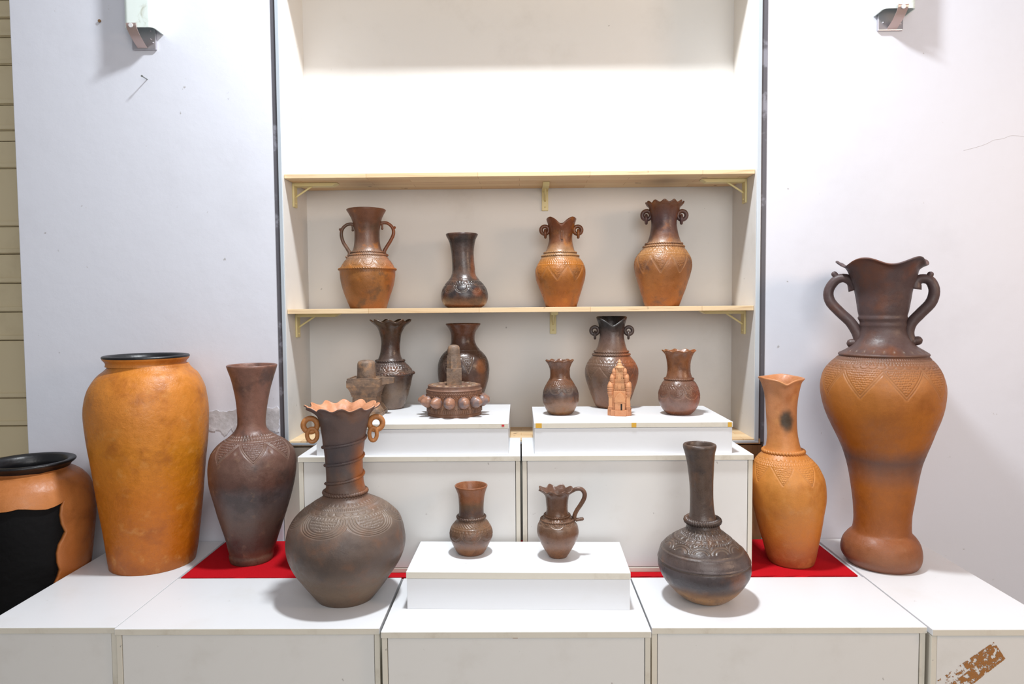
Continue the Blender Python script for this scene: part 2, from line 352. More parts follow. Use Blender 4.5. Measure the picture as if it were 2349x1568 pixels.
# chipped veneer and scars
def child_local(o, par): o.location = -par.location; return o
box('veneer_chip', *[v for v in (ony(1176, 1451, YF).x, ony(1188, 1451, YF).x)], YF-.0135, YF-.0120, ony(1180, 1457, YF).z, ony(1180, 1450.5, YF).z, M_GLUE, u3, 0, u3.location)
g0 = ony(2155, 1590, YF).copy(); 
def glue_patch():
    Yg = YF-.012+.0054; q = [ony(x, y, Yg) for x, y in ((2280, 1471), (2306, 1510), (2190, 1600), (2150, 1560))]
    n1, n2 = 120, 44; bm = bmesh.new(); vs = {}
    from mathutils import noise as mn
    P = lambda i, j: q[0].lerp(q[3], i/n1).lerp(q[1].lerp(q[2], i/n1), j/n2)
    for i in range(n1):
        for j in range(n2):
            nz = mn.noise(Vector((i*.1, j*.12, 3)))+.5*mn.noise(Vector((i*.3, j*.34, 1)))+.45*mn.noise(Vector((i*.9, j*.9, 7)))
            if nz > .16 or (i > 66 and j < 19 and nz > -.2): continue
            f = []
            for a, b_ in ((i, j), (i+1, j), (i+1, j+1), (i, j+1)):
                if (a, b_) not in vs:
                    p = P(a, b_); vs[a, b_] = bm.verts.new((p.x+random.uniform(-.0003, .0003), Yg-.0006, p.z+random.uniform(-.0003, .0003)))
                f.append(vs[a, b_])
            bm.faces.new(f)
    r = bmesh.ops.extrude_face_region(bm, geom=bm.faces[:]); bmesh.ops.translate(bm, verts=[v for v in r['geom'] if isinstance(v, bmesh.types.BMVert)], vec=(0, -.0003, 0))
    bmesh.ops.translate(bm, verts=bm.verts, vec=-u5.location); return bm_done('glue_scar', bm, M_GLUE, u5)
glue_patch()
# red felt lying over the rear platform
bm = bmesh.new(); nx = 60
for i in range(nx+1):
    x_ = -.918+(1.81)*i/nx
    for y_, z_ in ((YM+.003+RNG.normal(0, .0012), ZT-.0040), (YM+.003+RNG.normal(0, .0012), ZT+.0005), (YW-.006, ZT+.0005), (YW-.006, ZT-.004)): bm.verts.new((x_, y_, z_))
bm.verts.ensure_lookup_table()
for i in range(nx):
    for j in range(4): a = i*4; bm.faces.new([bm.verts[a+j], bm.verts[a+4+j], bm.verts[a+4+(j+1) % 4], bm.verts[a+(j+1) % 4]])
bm.faces.new([bm.verts[j] for j in range(4)]); bm.faces.new([bm.verts[nx*4+j] for j in range(4)])
tag(bm_done('red_cloth', bm, M_RED), 'bright red felt cloth spread under the upright white cabinets', 'cloth')
# upright pair of cabinets under the niche
ZC, YC = .741, 1.857
ZR = ZT+.0006
unit(-.604, -.0025, YC, YW-.01, ZR, ZC, 'upright white cabinet beneath the carved stone-like lingam figures', group='upright white cabinets on the red cloth', bottom=True)
unit(.0015, .622, YC, YW-.01, ZR, ZC, 'upright white cabinet behind the dark long-necked bottle vase', group='upright white cabinets on the red cloth', bottom=True)
# white plinth boxes
def plinth(x0, x1, y0, y1, z0, h, label, top, rz=0., tapes=()):
    r = empty('plinth_box', ((x0+x1)/2, y0, z0), rz); o = ((x0+x1)/2, y0, z0)
    box('lid', x0, x1, y0, y1, z0+h-top, z0+h, M_LAM, r, .001, o); 
    box('edge_band', x0+.001, x1-.001, y0-.0006, y0+.001, z0+h-top+.0006, z0+h-.0012, M_EDGE, r, 0, o)
    box('box_body', x0+.0015, x1-.0015, y0+.0015, y1-.001, z0, z0+h-top-.0008, M_LAM, r, .001, o)
    for xa, xb in tapes: box('tape', xa, xb, y0-.0012, y0-.0007, z0+h-top+.001, z0+h-.0008, M_TAPE, r, 0, o)
    return tag(r, label, 'box', 'white plinth boxes')
M_FLECK = plain('red_paint', 'c8202c', .5)
YP = onz(1400, 1041, ZC).y
zp = ony(1400, 969, YP).z; HP = zp-ZC
ybk = onz(1430, 930, zp).y
xs = lambda px, Y, y=1000: ony(px, y, Y).x
plinth(xs(724, YP), xs(1167, YP), YP, 2.265, ZC, HP, 'white plinth box under the two lingam figures', .0145)
PL = [o for o in bpy.data.objects if o.get('label') == 'white plinth box under the two lingam figures'][0]
box('red_fleck', xs(1151, YP), xs(1157, YP), YP-.0012, YP-.0007, zp-.0085, zp-.0035, M_FLECK, PL, 0, PL.location)
plinth(xs(1225, YP), xs(1682, YP), YP+.003, ybk-.01, ZC, HP, 'white plinth box with yellow tape scraps under the small temple model', .0145, 0.,
       [(xs(a, YP), xs(b_, YP)) for a, b_ in ((1229, 1243), (1449, 1460), (1670, 1679))])
y3 = onz(1188, 1398, ZT).y
z3 = ony(1188, 1312, y3).z
PB = plinth(xs(931, y3, 1350), xs(1446, y3, 1350), y3, YC-.012, ZT, z3-ZT, 'low white box standing alone on the middle base cabinet', .0165, -.02)

# ------------------------------------------------------------------ pottery
def hang(x, y):                       # pixel -> horizontal bearing, rise per metre
    d = ray(x, y); return math.atan2(d.x, d.y), d.z/math.hypot(d.x, d.y)
class Pot: pass
def smooth01(v): v = np.clip(v, 0, 1); return v*v*(3-2*v)
def pot(name, zoom, rows, z0, mat, yb=None, Y=None, pats=(), wave=None, lobes=None, thick=.006, inner=.55, res=1., label='', cat='vase', group=None, black_from=None, xc=None, single=False, bottom_z=None, innermat=None):
    ox, oy, s = zoom; q = Pot(); q.zoom = zoom
    px = lambda x: ox+x/s
    py = lambda y: oy+y/s
    R_ = [(py(y), px(a), px(b_)) for y, a, b_ in rows]
    yl, a, b_ = R_[-1]; c = (a+b_)/2 if xc is None else px(xc)
    pl, pr = hang(a, yl)[0], hang(b_, yl)[0]; phi = (pl+pr)/2 if xc is None else hang(c, yl)[0]
    al = (pr-pl)/2
    if Y is None:
        P = onz(c, py(yb), z0); Df = math.hypot(P.x, P.y); D = Df/(1-math.sin(al))
    else: D = Y/math.cos(phi)
    q.D, q.phi, q.z0 = D, phi, z0; q.mpp = D/F
    prof = []
    for y, a, b_ in R_:
        (p1, e1), (p2, e2) = hang(a, y), hang(b_, y)
        if xc is not None: p1 = 2*phi-p2
        al = (p2-p1)/2; mid = (p1+p2)/2
        prof.append((D*math.sin(al), H+(e1+e2)/2*D*math.cos(al), D*math.tan(mid-phi)))
    prof = np.array(prof); zt, zl = prof[0, 1], prof[-1, 1]
    if bottom_z is not None: k = 1.; sh_ = 0; prof[:, 1] -= z0; q.zmap = lambda z: z-z0
    else:
        k = (zt-z0)/(zt-zl); prof[:, 1] = (prof[:, 1]-zl)*k; q.zmap = lambda z: (z-zl)*k
        prof[-1, 1] = 0
    prof = prof[::-1]                                   # bottom to top
    q.h = prof[-1, 1]; q.prof = prof
    # dense smooth outline
    ch = np.concatenate([[0], np.cumsum(np.hypot(np.diff(prof[:, 0]), np.diff(prof[:, 1]))+1e-6)])
    C = catmull(np.column_stack([prof, ch]), 900)
    zmono = np.maximum.accumulate(C[:, 1]+np.arange(900)*1e-9); q.rz = lambda z: np.interp(z, zmono, C[:, 0]); q.oz = lambda z: np.interp(z, zmono, C[:, 2])
    def front(y):                                       # pixel row on the near face -> local height
        e = hang(c, py(y))[1]; z = q.zmap(H+e*D)
        for _ in range(6): z = q.zmap(H+e*(D-q.rz(z)))
        return z
    q.front = front
    def loc(x, y):                                      # pixel -> point on the vertical plane through the axis that faces the camera
        p, e = hang(px(x), py(y)); L = D/math.cos(p-phi); return np.array([D*math.tan(p-phi), 0., q.zmap(H+e*L)])
    q.loc = loc
    wpx = 2*prof[:, 0].max()/q.mpp; seg = int(min(760, max(96, wpx*(2.7 if pats else .8)*res)))
    arc = np.concatenate([[0], np.cumsum(np.hypot(np.diff(C[:, 0]), np.diff(C[:, 1])))])
    wgt = np.full(900, .28 if pats else .45)
    zz = [front(v) for p_ in pats for v in p_['y']]
    if zz: wgt[(C[:, 1] > min(zz)-3*q.mpp) & (C[:, 1] < max(zz)+3*q.mpp)] = .95
    cw = np.concatenate([[0], np.cumsum(np.diff(arc)*wgt[1:])])
    n = int(max(40, cw[-1]/q.mpp*res)); ii = np.interp(np.linspace(0, cw[-1], n), cw, np.arange(900))
    O = np.column_stack([np.interp(ii, np.arange(900), C[:, j]) for j in range(3)])
    tn = np.gradient(O[:, :2], axis=0); tn /= np.linalg.norm(tn, axis=1)[:, None]+1e-12
    nr, nz = tn[:, 1], -tn[:, 0]
    th = np.arange(seg)*2*np.pi/seg
    TH_, ZZ = np.meshgrid(th, O[:, 1]); RR = np.repeat(O[:, 0][:, None], seg, 1)
    hgt = np.zeros_like(RR)
    tf = (TH_+np.pi/2)                                   # 0 at the face towards the camera
    for p_ in pats: hgt += pattern(p_, tf, ZZ, RR, q)
    RO_ = RR+hgt*nr[:, None]; ZO = ZZ+hgt*nz[:, None]
    # inner wall
    ni = int(n*inner); rim_r, rim_z = O[-1, 0], O[-1, 1]
    lip = [(rim_r-thick*.2, rim_z+thick*.3), (rim_r-thick*.5, rim_z+thick*.42), (rim_r-thick*.8, rim_z+thick*.3)]
    I = np.array([(max(O[-1-i, 0]-thick, .002), O[-1-i, 1], O[-1-i, 2]) for i in range(0, ni, 2)])
    Rn = np.concatenate([[v[0] for v in lip], I[:, 0]]); Zn = np.concatenate([[v[1] for v in lip], I[:, 1]]); On = np.concatenate([[O[-1, 2]]*3, I[:, 2]])
    RA = np.concatenate([RO_, np.repeat(Rn[:, None], seg, 1)]); ZA = np.concatenate([ZO, np.repeat(Zn[:, None], seg, 1)])
    OA = np.concatenate([O[:, 2], On])[:, None]; TA = np.repeat(th[None, :], len(RA), 0); T0 = TA+np.pi/2
    if wave:                                            # pinched, fluted lips
        nn, az, ar, hh, ph = wave; wt = smooth01((ZA-(q.h-hh))/hh)**1.5; f = np.cos(nn*T0+ph)
        ZA = ZA+az*wt*f; RA = RA+ar*wt*np.cos(nn*T0+ph+.6)
    if lobes:
        for (t0, sg, dz, dr, hh) in lobes:
            dt = (T0-t0+np.pi) % (2*np.pi)-np.pi; wt = smooth01((ZA-(q.h-hh))/hh); g = np.exp(-np.abs(dt/sg)**1.5)
            ZA = ZA+dz*wt*g; RA = RA+dr*wt*g
    q.wall = None
    V = np.stack([RA*np.cos(TA)+OA, RA*np.sin(TA), ZA], -1).reshape(-1, 3)
    N = len(RA); ng = [np.arange(seg)[::-1], (N-1)*seg+np.arange(seg)]
    me = np_mesh(name, V, grid_faces(N, seg), ng)
    inc = np.zeros((N, seg), dtype=np.float32); inc[:n] = np.clip(-hgt/(1.3*q.mpp), 0, 1)
    me.attributes.new('incised', 'FLOAT', 'POINT').data.foreach_set('value', inc.ravel())
    base = (D*math.sin(phi), D*math.cos(phi), z0)
    if single:
        o = link(name, me, mat, None, True); o.location = base; o.rotation_euler = (0, 0, -phi); q.root = o
    else:
        q.root = empty(name, base, -phi); o = link('body', me, mat, q.root, True)
    q.body = o; q.mat = mat
    if innermat: me.materials.append(innermat); mi = np.zeros(len(me.polygons), dtype=np.int32); mi[n*seg:] = 1; me.polygons.foreach_set('material_index', mi)
    tag(q.root, label, cat, group); return q
def pattern(p, t, z, r, q):
    m = q.mpp; k = p['k']; zs = [q.front(v) for v in p['y']]; d = p.get('d', 1.)*m; wd = p.get('w', 1.2)*m; h = np.zeros_like(z)
    n = p.get('n', 12)
    if k == 'line': return -d*np.exp(-((z-zs[0])/wd)**2)
    if k == 'ridge': return d*np.exp(-((z-zs[0])/wd)**2)
    cell = 2*np.pi/n; u = ((t+p.get('ph', 0)*cell)/cell+.5) % 1-.5; dx = u*cell*r
    def stip(mask, s=3.2, amp=1.):
        cs = s*m; nn = max(8, int(2*np.pi*r.max()/cs)); uu = (t % (2*np.pi))/(2*np.pi)*nn; vv = z/(cs)
        iu = np.floor(uu+.5*(np.floor(vv) % 2)); iv = np.floor(vv)
        ju = np.sin(iu*12.9898+iv*78.233)*43758.5453; ju = (ju-np.floor(ju)-.5)*.35; jv = np.sin(iu*39.3+iv*11.1)*24634.63; jv = (jv-np.floor(jv)-.5)*.35
        fu = uu+.5*(iv % 2)-iu-.5-ju; fv = vv-iv-.5-jv
        return -d*amp*1.25*np.exp(-((fu/.25)**2+(fv/.23)**2))*mask
    if k == 'dots':
        return -d*np.exp(-((dx)**2+(z-zs[0])**2)/wd**2)
    if k == 'hatch':
        lo, hi = min(zs), max(zs); msk = (z > lo) & (z < hi)
        s_ = np.cos(n*t+p.get('sl', 0)*(z-lo)/(hi-lo)*2*np.pi); return -d*smooth01((s_-.35)/.5)*msk
    if k == 'zig':
        lo, hi = min(zs), max(zs); zt = lo+(hi-lo)*2*np.abs(u); return -d*np.exp(-((z-zt)/wd)**2)
    if k in ('scallop', 'arch'):
        lo, hi = min(zs), max(zs); sg = 1 if k == 'scallop' else -1; z0 = hi if sg > 0 else lo
        rho = np.sqrt((2*u*p.get('sq', .97))**2+((z-z0)/(hi-lo))**2); msk = (z <= z0+wd) if sg > 0 else (z >= z0-wd)
        for j in range(p.get('lines', 2)):
            rr = 1-j*p.get('gap', 3.)*m/(hi-lo); h -= d*np.exp(-((rho-rr)*(hi-lo)/wd)**2)
        if p.get('fill'): h += stip((rho < 1-p.get('lines', 2)*p.get('gap', 3.)*m/(hi-lo)), p['fill'])
        return h*msk
    if k == 'tri':
        lo, hi = min(zs), max(zs); v = (hi-z)/(hi-lo); a = 2*np.abs(u)*p.get('sp', 1.); ins = (v > 0) & (a < 1-v)
        h = stip(ins & (a < .9-v), p.get('fill', 3.2))
        slen = (hi-lo); h -= d*.8*np.exp(-((a-(1-v))*cell*r.mean()*.5/wd)**2)*((v > 0) & (v < 1.02))
        if p.get('double'): h -= d*.8*np.exp(-((a-(1.13-v))*cell*r.mean()*.5/wd)**2)*((v > 0) & (v < 1.1))
        return h
    if k == 'stip':
        lo, hi = min(zs), max(zs); return stip((z > lo) & (z < hi), p.get('fill', 3.))
    return h
def P_(k, *y, **kw): return dict(k=k, y=y, **kw)
def rope(q, y, tpx, strands, name='rope_band', tilt=0., out=.2):
    t = tpx*q.mpp; z = q.front(y); r = float(q.rz(z))+t*out; n = max(120, strands*6); seg = 10
    a = np.arange(n)*2*np.pi/n; ph = np.arange(seg)*2*np.pi/seg; A, PH = np.meshgrid(a, ph, indexing='ij')
    tr = t*(1+.26*np.cos(strands*A+2*PH)); rr = r+tr*np.cos(PH); zz = z+tr*np.sin(PH)+tilt*np.cos(A)
    V = np.stack([rr*np.cos(A)+float(q.oz(z)), rr*np.sin(A), zz], -1).reshape(-1, 3); Fq = grid_faces(n, seg)
    j = np.arange(seg); k = (j+1) % seg; Fq = np.concatenate([Fq, np.stack([(n-1)*seg+j, (n-1)*seg+k, k, j], -1)])
    return link(name, np_mesh(name, V, Fq), q.mat, q.root, True)
def handle(q, pts, rpx, name='handle', knobs=(), mat=None, n=40):
    bits = [tube_mesh(name, [q.loc(*p) for p in pts], [v*q.mpp for v in rpx], n, 14)]
    o = link(name, bits[0], mat or q.mat, q.root, True)
    for (a, b_, r_) in knobs:
        A0, B0 = q.loc(*a), q.loc(*b_); dv = (B0-A0)/np.linalg.norm(B0-A0)*r_[2]*q.mpp; me = tube_mesh('knob', [A0, (A0+B0)/2, B0-dv*.6, B0-dv*.1, B0+dv*.3, B0+dv*.55], [v*q.mpp for v in (r_[0], r_[1], r_[2], r_[2]*.95, r_[2]*.7, r_[2]*.15)], 24, 12); link('spur', me, mat or q.mat, o, True)
    return o
def ear(q, c, outer, tube, ringc=None, ring_r=0, ring_t=0, axis='X', mat=None, sx=1, sz=1, yoff=0.):
    C = q.loc(*c); o = link('ear_handle', torus_mesh('ear', C, (outer-tube)*q.mpp, tube*q.mpp, 'Y', 40, 14), mat or q.mat, q.root, True)
    if ringc:
        C2 = q.loc(*ringc); C2[1] += yoff; link('hanging_ring', torus_mesh('ring', C2, (ring_r-ring_t)*q.mpp, ring_t*q.mpp, axis, 32, 12, sx, sz), mat or q.mat, o, True)
ZA_ = (0, 700, 2.09); ZB_ = (620, 850, 2.613); ZC_ = (640, 700, 4.127); ZD_ = (1180, 700, 4.05); ZE_ = (1450, 980, 3.486); ZF_ = (1680, 560, 1.96)
ZG_ = (740, 440, 5.407); ZH_ = (1190, 440, 5.22); ZI_ = (920, 1060, 4.195); ZJ_ = (0, 1000, 3.733)

# --- smooth orange jar with black mouth
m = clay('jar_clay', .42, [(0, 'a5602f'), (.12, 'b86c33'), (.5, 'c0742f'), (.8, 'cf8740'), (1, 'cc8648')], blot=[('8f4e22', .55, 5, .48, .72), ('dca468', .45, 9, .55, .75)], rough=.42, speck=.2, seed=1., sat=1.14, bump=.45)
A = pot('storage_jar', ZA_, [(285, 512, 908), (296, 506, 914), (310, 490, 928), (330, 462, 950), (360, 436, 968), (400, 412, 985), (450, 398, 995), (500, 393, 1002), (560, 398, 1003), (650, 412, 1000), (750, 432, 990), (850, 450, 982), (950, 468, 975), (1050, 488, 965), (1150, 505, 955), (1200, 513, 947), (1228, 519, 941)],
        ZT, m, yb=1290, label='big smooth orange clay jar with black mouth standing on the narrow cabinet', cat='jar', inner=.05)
def lathe(q, name, pts, mat, seg=128, cap=True):
    C = catmull(np.array(pts), 60); th = np.arange(seg)*2*np.pi/seg
    V = np.stack([C[:, 0][:, None]*np.cos(th), C[:, 0][:, None]*np.sin(th), np.repeat(C[:, 1][:, None], seg, 1)], -1).reshape(-1, 3)
    return link(name, np_mesh(name, V, grid_faces(60, seg), [(59*seg)+np.arange(seg)] if cap else []), mat, q.root, True)
ar, az = A.prof[-1, 0], A.h; u = A.mpp
lathe(A, 'neck', [(ar, az-.001), (ar-1*u, az+4*u), (ar+.5*u, az+8*u), (ar+4*u, az+12*u), (ar+5.5*u, az+15.5*u)], m, cap=False)
lathe(A, 'black_rim', [(ar+5.2*u, az+15*u), (ar+6*u, az+17.5*u), (ar+4*u, az+20*u), (ar, az+20*u), (ar-5*u, az+17*u), (ar-9*u, az+10*u), (ar-10*u, az), (ar-6*u, az-25*u), (ar-5*u, az-60*u), (.02, az-61*u)], M_BLACK)

# --- orange pot with scalloped opening, on the floor at the far side of the narrow cabinet
def cut_pot():
    Xc, Yc = -1.385, 1.925; D = math.hypot(Xc, Yc); phi = math.atan2(Xc, Yc); root = empty('cutaway_pot', (Xc, Yc, 0), -phi)
    edge = [(232, 602), (245, 618), (262, 660), (285, 705), (310, 735), (345, 768), (400, 797), (460, 815), (520, 824), (600, 828), (700, 823), (800, 812), (900, 803), (1000, 793), (1090, 782)]
    pr = []
    for y, x in edge:
        p_, e_ = hang(x/3.733, 1000+y/3.733); al = p_-phi; pr.append((D*math.sin(al), H+e_*D*math.cos(al)))
    pr += [(pr[-1][0]*.93, pr[-1][1]-.1), (pr[-1][0]*.80, .12), (pr[-1][0]*.72, 0)]
    pr = np.array(pr[::-1]); C = catmull(pr, 260); seg = 220; th = np.arange(seg)*2*np.pi/seg-np.pi/2
    rz = lambda z: np.interp(z, np.maximum.accumulate(C[:, 1]), C[:, 0])
    def surf(x, y):                                    # pixel (zoom) -> angle and height on the near face
        p_, e_ = hang(x/3.733, 1000+y/3.733); a = p_-phi; r = .19
        for _ in range(6):
            s_ = D*math.cos(a)-math.sqrt(max(r*r-(D*math.sin(a))**2, 0)); z = H+e_*s_; r = float(rz(z))
        return math.asin(max(-1, min(1, s_*math.sin(a)/r))), z
    vb = sorted([surf(x, y)[::-1] for x, y in ((555, 560), (530, 620), (521, 690), (535, 765), (568, 825), (540, 885), (508, 940), (491, 1010), (496, 1090), (517, 1150), (500, 1210), (470, 1270))])
    vz, va = np.array(vb).T
    tb = sorted([surf(x, y) for x, y in ((-60, 650), (0, 655), (60, 650), (150, 628), (220, 628), (300, 632), (400, 628), (470, 603), (530, 572), (575, 533))])
    ta, tz = np.array(tb).T
    zlow = .1; a_left = -1.15
    side = lambda z: np.interp(z, vz, va)+.0; top = lambda a: np.interp(a, ta, tz)
    A_ = np.repeat(th[None, :]+np.pi/2, len(C), 0); A_ = (A_+np.pi) % (2*np.pi)-np.pi; Z = np.repeat(C[:, 1][:, None], seg, 1).copy()
    j0 = int(np.argmin(np.abs(A_[0]-va.mean()))); i0 = int(np.argmin(np.abs(C[:, 1]-tz.mean()))); il = int(np.argmin(np.abs(C[:, 1]-zlow))); jl = int(np.argmin(np.abs(A_[0]-a_left)))
    base_a = A_[0].copy()
    for i in range(len(C)): A_[i] = base_a+(side(C[i, 1])-base_a[j0])*np.exp(-((base_a-base_a[j0])/.3)**2)*smooth01((C[i, 1]-.05)/.1)
    for j in range(seg): Z[:, j] = C[:, 1]+(top(A_[i0, j])-C[i0, 1])*np.exp(-((C[:, 1]-C[i0, 1])/.07)**2)*math.exp(-max(0, abs(base_a[j])-1.2)**2/.05)
    Rr = np.interp(Z, np.maximum.accumulate(C[:, 1]), C[:, 0]); T = A_-np.pi/2
    V = np.stack([Rr*np.cos(T), Rr*np.sin(T), Z], -1).reshape(-1, 3); Fq = grid_faces(len(C), seg)
    fi, fj = Fq[:, 0]//seg, Fq[:, 0] % seg; cols = np.zeros(seg, bool); k_ = jl
    while k_ != j0: cols[k_] = True; k_ = (k_+1) % seg
    ins = cols[fj] & (fi >= il) & (fi < i0)
    me = np_mesh('shell', V, Fq[~ins]); mc = clay('cut_pot_clay', .7, [(0, 'a05a2a'), (.5, 'b5672f'), (.85, 'c07a42'), (1, 'bd7640')], blot=[('7c431f', .5, 6, .5, .7)], rough=.45, speck=.14, seed=4.)
    o = link('shell', me, mc, root, True); md = o.modifiers.new('thickness', 'SOLIDIFY'); md.thickness = .011; md.offset = -1
    Ri = np.repeat((C[:, 0]-.0105)[:, None], seg, 1); T2 = np.repeat(th[None, :], len(C), 0)
    zi = np.repeat((C[:, 1]+.004)[:, None], seg, 1); k = slice(0, 225)
    V = np.stack([Ri*np.cos(T2), Ri*np.sin(T2), zi], -1)[k].reshape(-1, 3)
    link('black_liner', np_mesh('liner', V, grid_faces(225, seg), [np.arange(seg)[::-1]]), M_BLACKROUGH, root, True)
    q = Pot(); q.root = root; ar, az = C[-1, 0], C[-1, 1]; u = D/F
    lathe(q, 'black_rim', [(ar-1*u, az-2*u), (ar+4*u, az+5*u), (ar+9*u, az+9*u), (ar+11*u, az+12*u), (ar+9.5*u, az+14.5*u), (ar+4*u, az+15*u), (ar-3*u, az+12*u), (ar-7*u, az+5*u), (ar-9*u, az-4*u), (ar-6*u, az-22*u), (ar-6*u, az-50*u), (.02, az-52*u)], M_BLACK)
    tag(root, 'black-rimmed orange pot with scalloped opening showing black inside, beside the shutter', 'pot')
cut_pot()

# --- dark flared vase on the red cloth
m = clay('dark_vase_clay', .4, [(0, '5a4536'), (.06, '6e5542'), (.14, '4a3a32'), (.3, '5d4a40'), (.5, '54494a'), (.6, '5a3a30'), (.72, '6b4c40'), (.85, '5e3f35'), (1, '7a5344')], blot=[('3a2e2c', .6, 5, .5, .65), ('8a6a52', .35, 12, .58, .7)], rough=.42, seed=2., gain=1.25, sat=.9)
ZT2 = ZT+.0005
B = pot('flared_vase', ZA_, [(288, 1083, 1330), (293, 1084, 1329), (310, 1090, 1324), (350, 1105, 1312), (400, 1118, 1298), (450, 1128, 1288), (500, 1134, 1280), (550, 1137, 1275), (580, 1135, 1276), (605, 1122, 1287), (630, 1095, 1320), (660, 1050, 1370), (690, 1020, 1400), (720, 1003, 1415), (770, 994, 1422), (820, 995, 1420), (870, 1002, 1412), (930, 1020, 1398), (1000, 1040, 1378), (1060, 1060, 1358), (1120, 1080, 1338), (1170, 1092, 1322), (1193, 1099, 1314), (1203, 1096, 1314), (1215, 1098, 1313), (1232, 1103, 1309)], ZT2, m, yb=1250,
        pats=[P_('dots', 636, n=40, w=1.8, d=2), P_('dots', 650, n=54, w=2, d=2), P_('line', 662, d=1), P_('tri', 668, 760, n=7, d=1.9, fill=4.2, sp=1.1, double=1), P_('dots', 715, n=7, ph=.5, w=3.5, d=1.6)], label='dark brown flared-neck vase with stippled triangles standing on the red cloth', single=True)

# --- round vase with spiral rope neck
m = clay('spiral_clay', .39, [(0, '6a5545'), (.1, '7e6a58'), (.3, '5f5048'), (.45, '65564e'), (.58, '79695c'), (.7, '6a5144'), (.86, '5f5350'), (1, '665450')], blot=[('8a5f44', .5, 5, .5, .7), ('443c3b', .45, 4, .52, .7)], side=('b8713c', .0, .075, .0), spots=[((.07, -.03, .33), .062, 'b5692f', .9, (1, 1.2, 1.3)), ((-.02, -.06, .36), .06, '454248', .7, (1.2, 1, .8))], rough=.5, seed=3., speck=.2)
Cq = pot('spiral_neck_vase', ZB_, [(215, 210, 648), (228, 235, 625), (245, 258, 612), (270, 280, 597), (300, 292, 590), (350, 302, 580), (400, 310, 570), (440, 314, 566), (500, 324, 558), (560, 330, 555), (620, 334, 557), (680, 335, 562), (720, 330, 572), (750, 318, 580), (770, 300, 598), (790, 266, 634), (820, 222, 690), (850, 180, 728), (900, 132, 775), (950, 105, 795), (1000, 92, 806), (1050, 88, 812), (1100, 95, 806), (1150, 112, 788), (1200, 138, 760), (1250, 175, 725), (1300, 215, 690), (1350, 255, 650), (1385, 285, 620)], ZT, m, yb=1420,
         wave=(12, .0042, .0055, .028, .5), thick=.007, label='round brown vase with spiral rope neck, fluted lip and ring ears', innermat=clay('lip_clay', .39, [(0, 'c08058'), (1, 'c88c66')], blot=[('a86a44', .4, 8, .5, .7)], rough=.55, seed=8.),
         pats=[P_('scallop', 815, 832, n=38, d=1.2, w=.8, lines=1), P_('hatch', 845, 857, n=110, d=1.3), P_('line', 862, d=1, w=.8), P_('line', 838, d=1, w=.8), P_('scallop', 872, 890, n=30, d=1.2, w=.8, lines=1), P_('dots', 905, n=80, w=1.3, d=1.5), P_('line', 897, d=1., w=.8), P_('scallop', 915, 1030, n=6, ph=.5, d=1.5, w=.9, lines=4, gap=3.4, fill=4.6)])
rope(Cq, 765, 4.2, 46)
def helix(q, y0, y1, turns, a0, tpx, strands):
    n = 300; P = []
    for i in range(n):
        f = i/(n-1); z = q.front(y0)+(q.front(y1)-q.front(y0))*f; a = a0+turns*2*math.pi*f; r = float(q.rz(z))+tpx*q.mpp*.25
        P.append((r*math.cos(a)+float(q.oz(z)), r*math.sin(a), z))
    me = tube_mesh('spiral', P, tpx*q.mpp, n, 10, mod=lambda f, ph: 1+.25*np.cos(strands*2*np.pi*f+2*ph)); link('spiral_rope', me, q.mat, q.root, True)
helix(Cq, 705, 395, 2.75, math.radians(185), 3.3, 120)
m2 = clay('ring_clay', .39, [(0, 'b0703c'), (1, 'b87a45')], blot=[('8a5a34', .5, 8, .5, .7)], rough=.5, seed=9.)
ear(Cq, (240, 328), 21, 6.2, (252, 388), 18, 4.6, 'Y', m2, .82, 1.1, -.004); ear(Cq, (634, 316), 21, 6.4, (616, 382), 18, 4.6, 'Y', m2, .62, 1.1, -.004)

# --- dark long-necked bottle vase
m = clay('bottle_clay', .27, [(0, 'a57a50'), (.1, 'ac8158'), (.17, '6a5346'), (.23, '413a3d'), (.3, '4c4446'), (.4, '5c4f4c'), (.5, '4f423c'), (.75, '54453e'), (1, '5b4a40')], blot=[('7a553c', .6, 5, .52, .72), ('353033', .5, 6, .5, .7)], spots=[((.075, -.075, .075), .035, '8a5a40', .6, (1, 1, .8))], rough=.36, warp=.12, seed=5.)
Dq = pot('bottle_vase', ZE_, [(140, 406, 675), (152, 405, 676), (170, 408, 672), (200, 418, 665), (250, 430, 660), (300, 440, 656), (400, 453, 652), (500, 460, 650), (600, 462, 652), (680, 460, 660), (720, 453, 670), (760, 440, 690), (800, 432, 702), (825, 425, 712), (840, 408, 730), (870, 357, 770), (900, 310, 808), (940, 262, 852), (980, 232, 895), (1020, 215, 930), (1060, 207, 948), (1100, 205, 955), (1130, 206, 958), (1160, 214, 954), (1200, 232, 938), (1250, 265, 905), (1300, 310, 865), (1340, 355, 822), (1375, 410, 775), (1392, 450, 735)], ZT, m, yb=1422, thick=.008,
         label='dark long-necked bottle vase with twisted rope collar and arched carving',
         pats=[P_('arch', 868, 848, n=24, d=1.4, w=.9, lines=1), P_('line', 872, d=1., w=.9), P_('dots', 884, n=26, w=1.3, d=1.6), P_('hatch', 895, 915, n=52, sl=.6, d=1.6), P_('line', 920, d=1., w=.9), P_('dots', 935, n=22, w=2., d=1.8), P_('line', 950, d=1, w=.9), P_('hatch', 955, 975, n=60, sl=-.6, d=1.8), P_('arch', 1040, 985, n=11, d=1.6, w=1., lines=2, gap=4), P_('dots', 990, n=11, ph=.5, w=2., d=2), P_('line', 1085, d=1.6, w=2), P_('ridge', 1093, d=1.5, w=2.5), P_('line', 1205, d=2.5, w=1.8), P_('ridge', 1195, d=1.5, w=2)])
rope(Dq, 790, 6.5, 42)

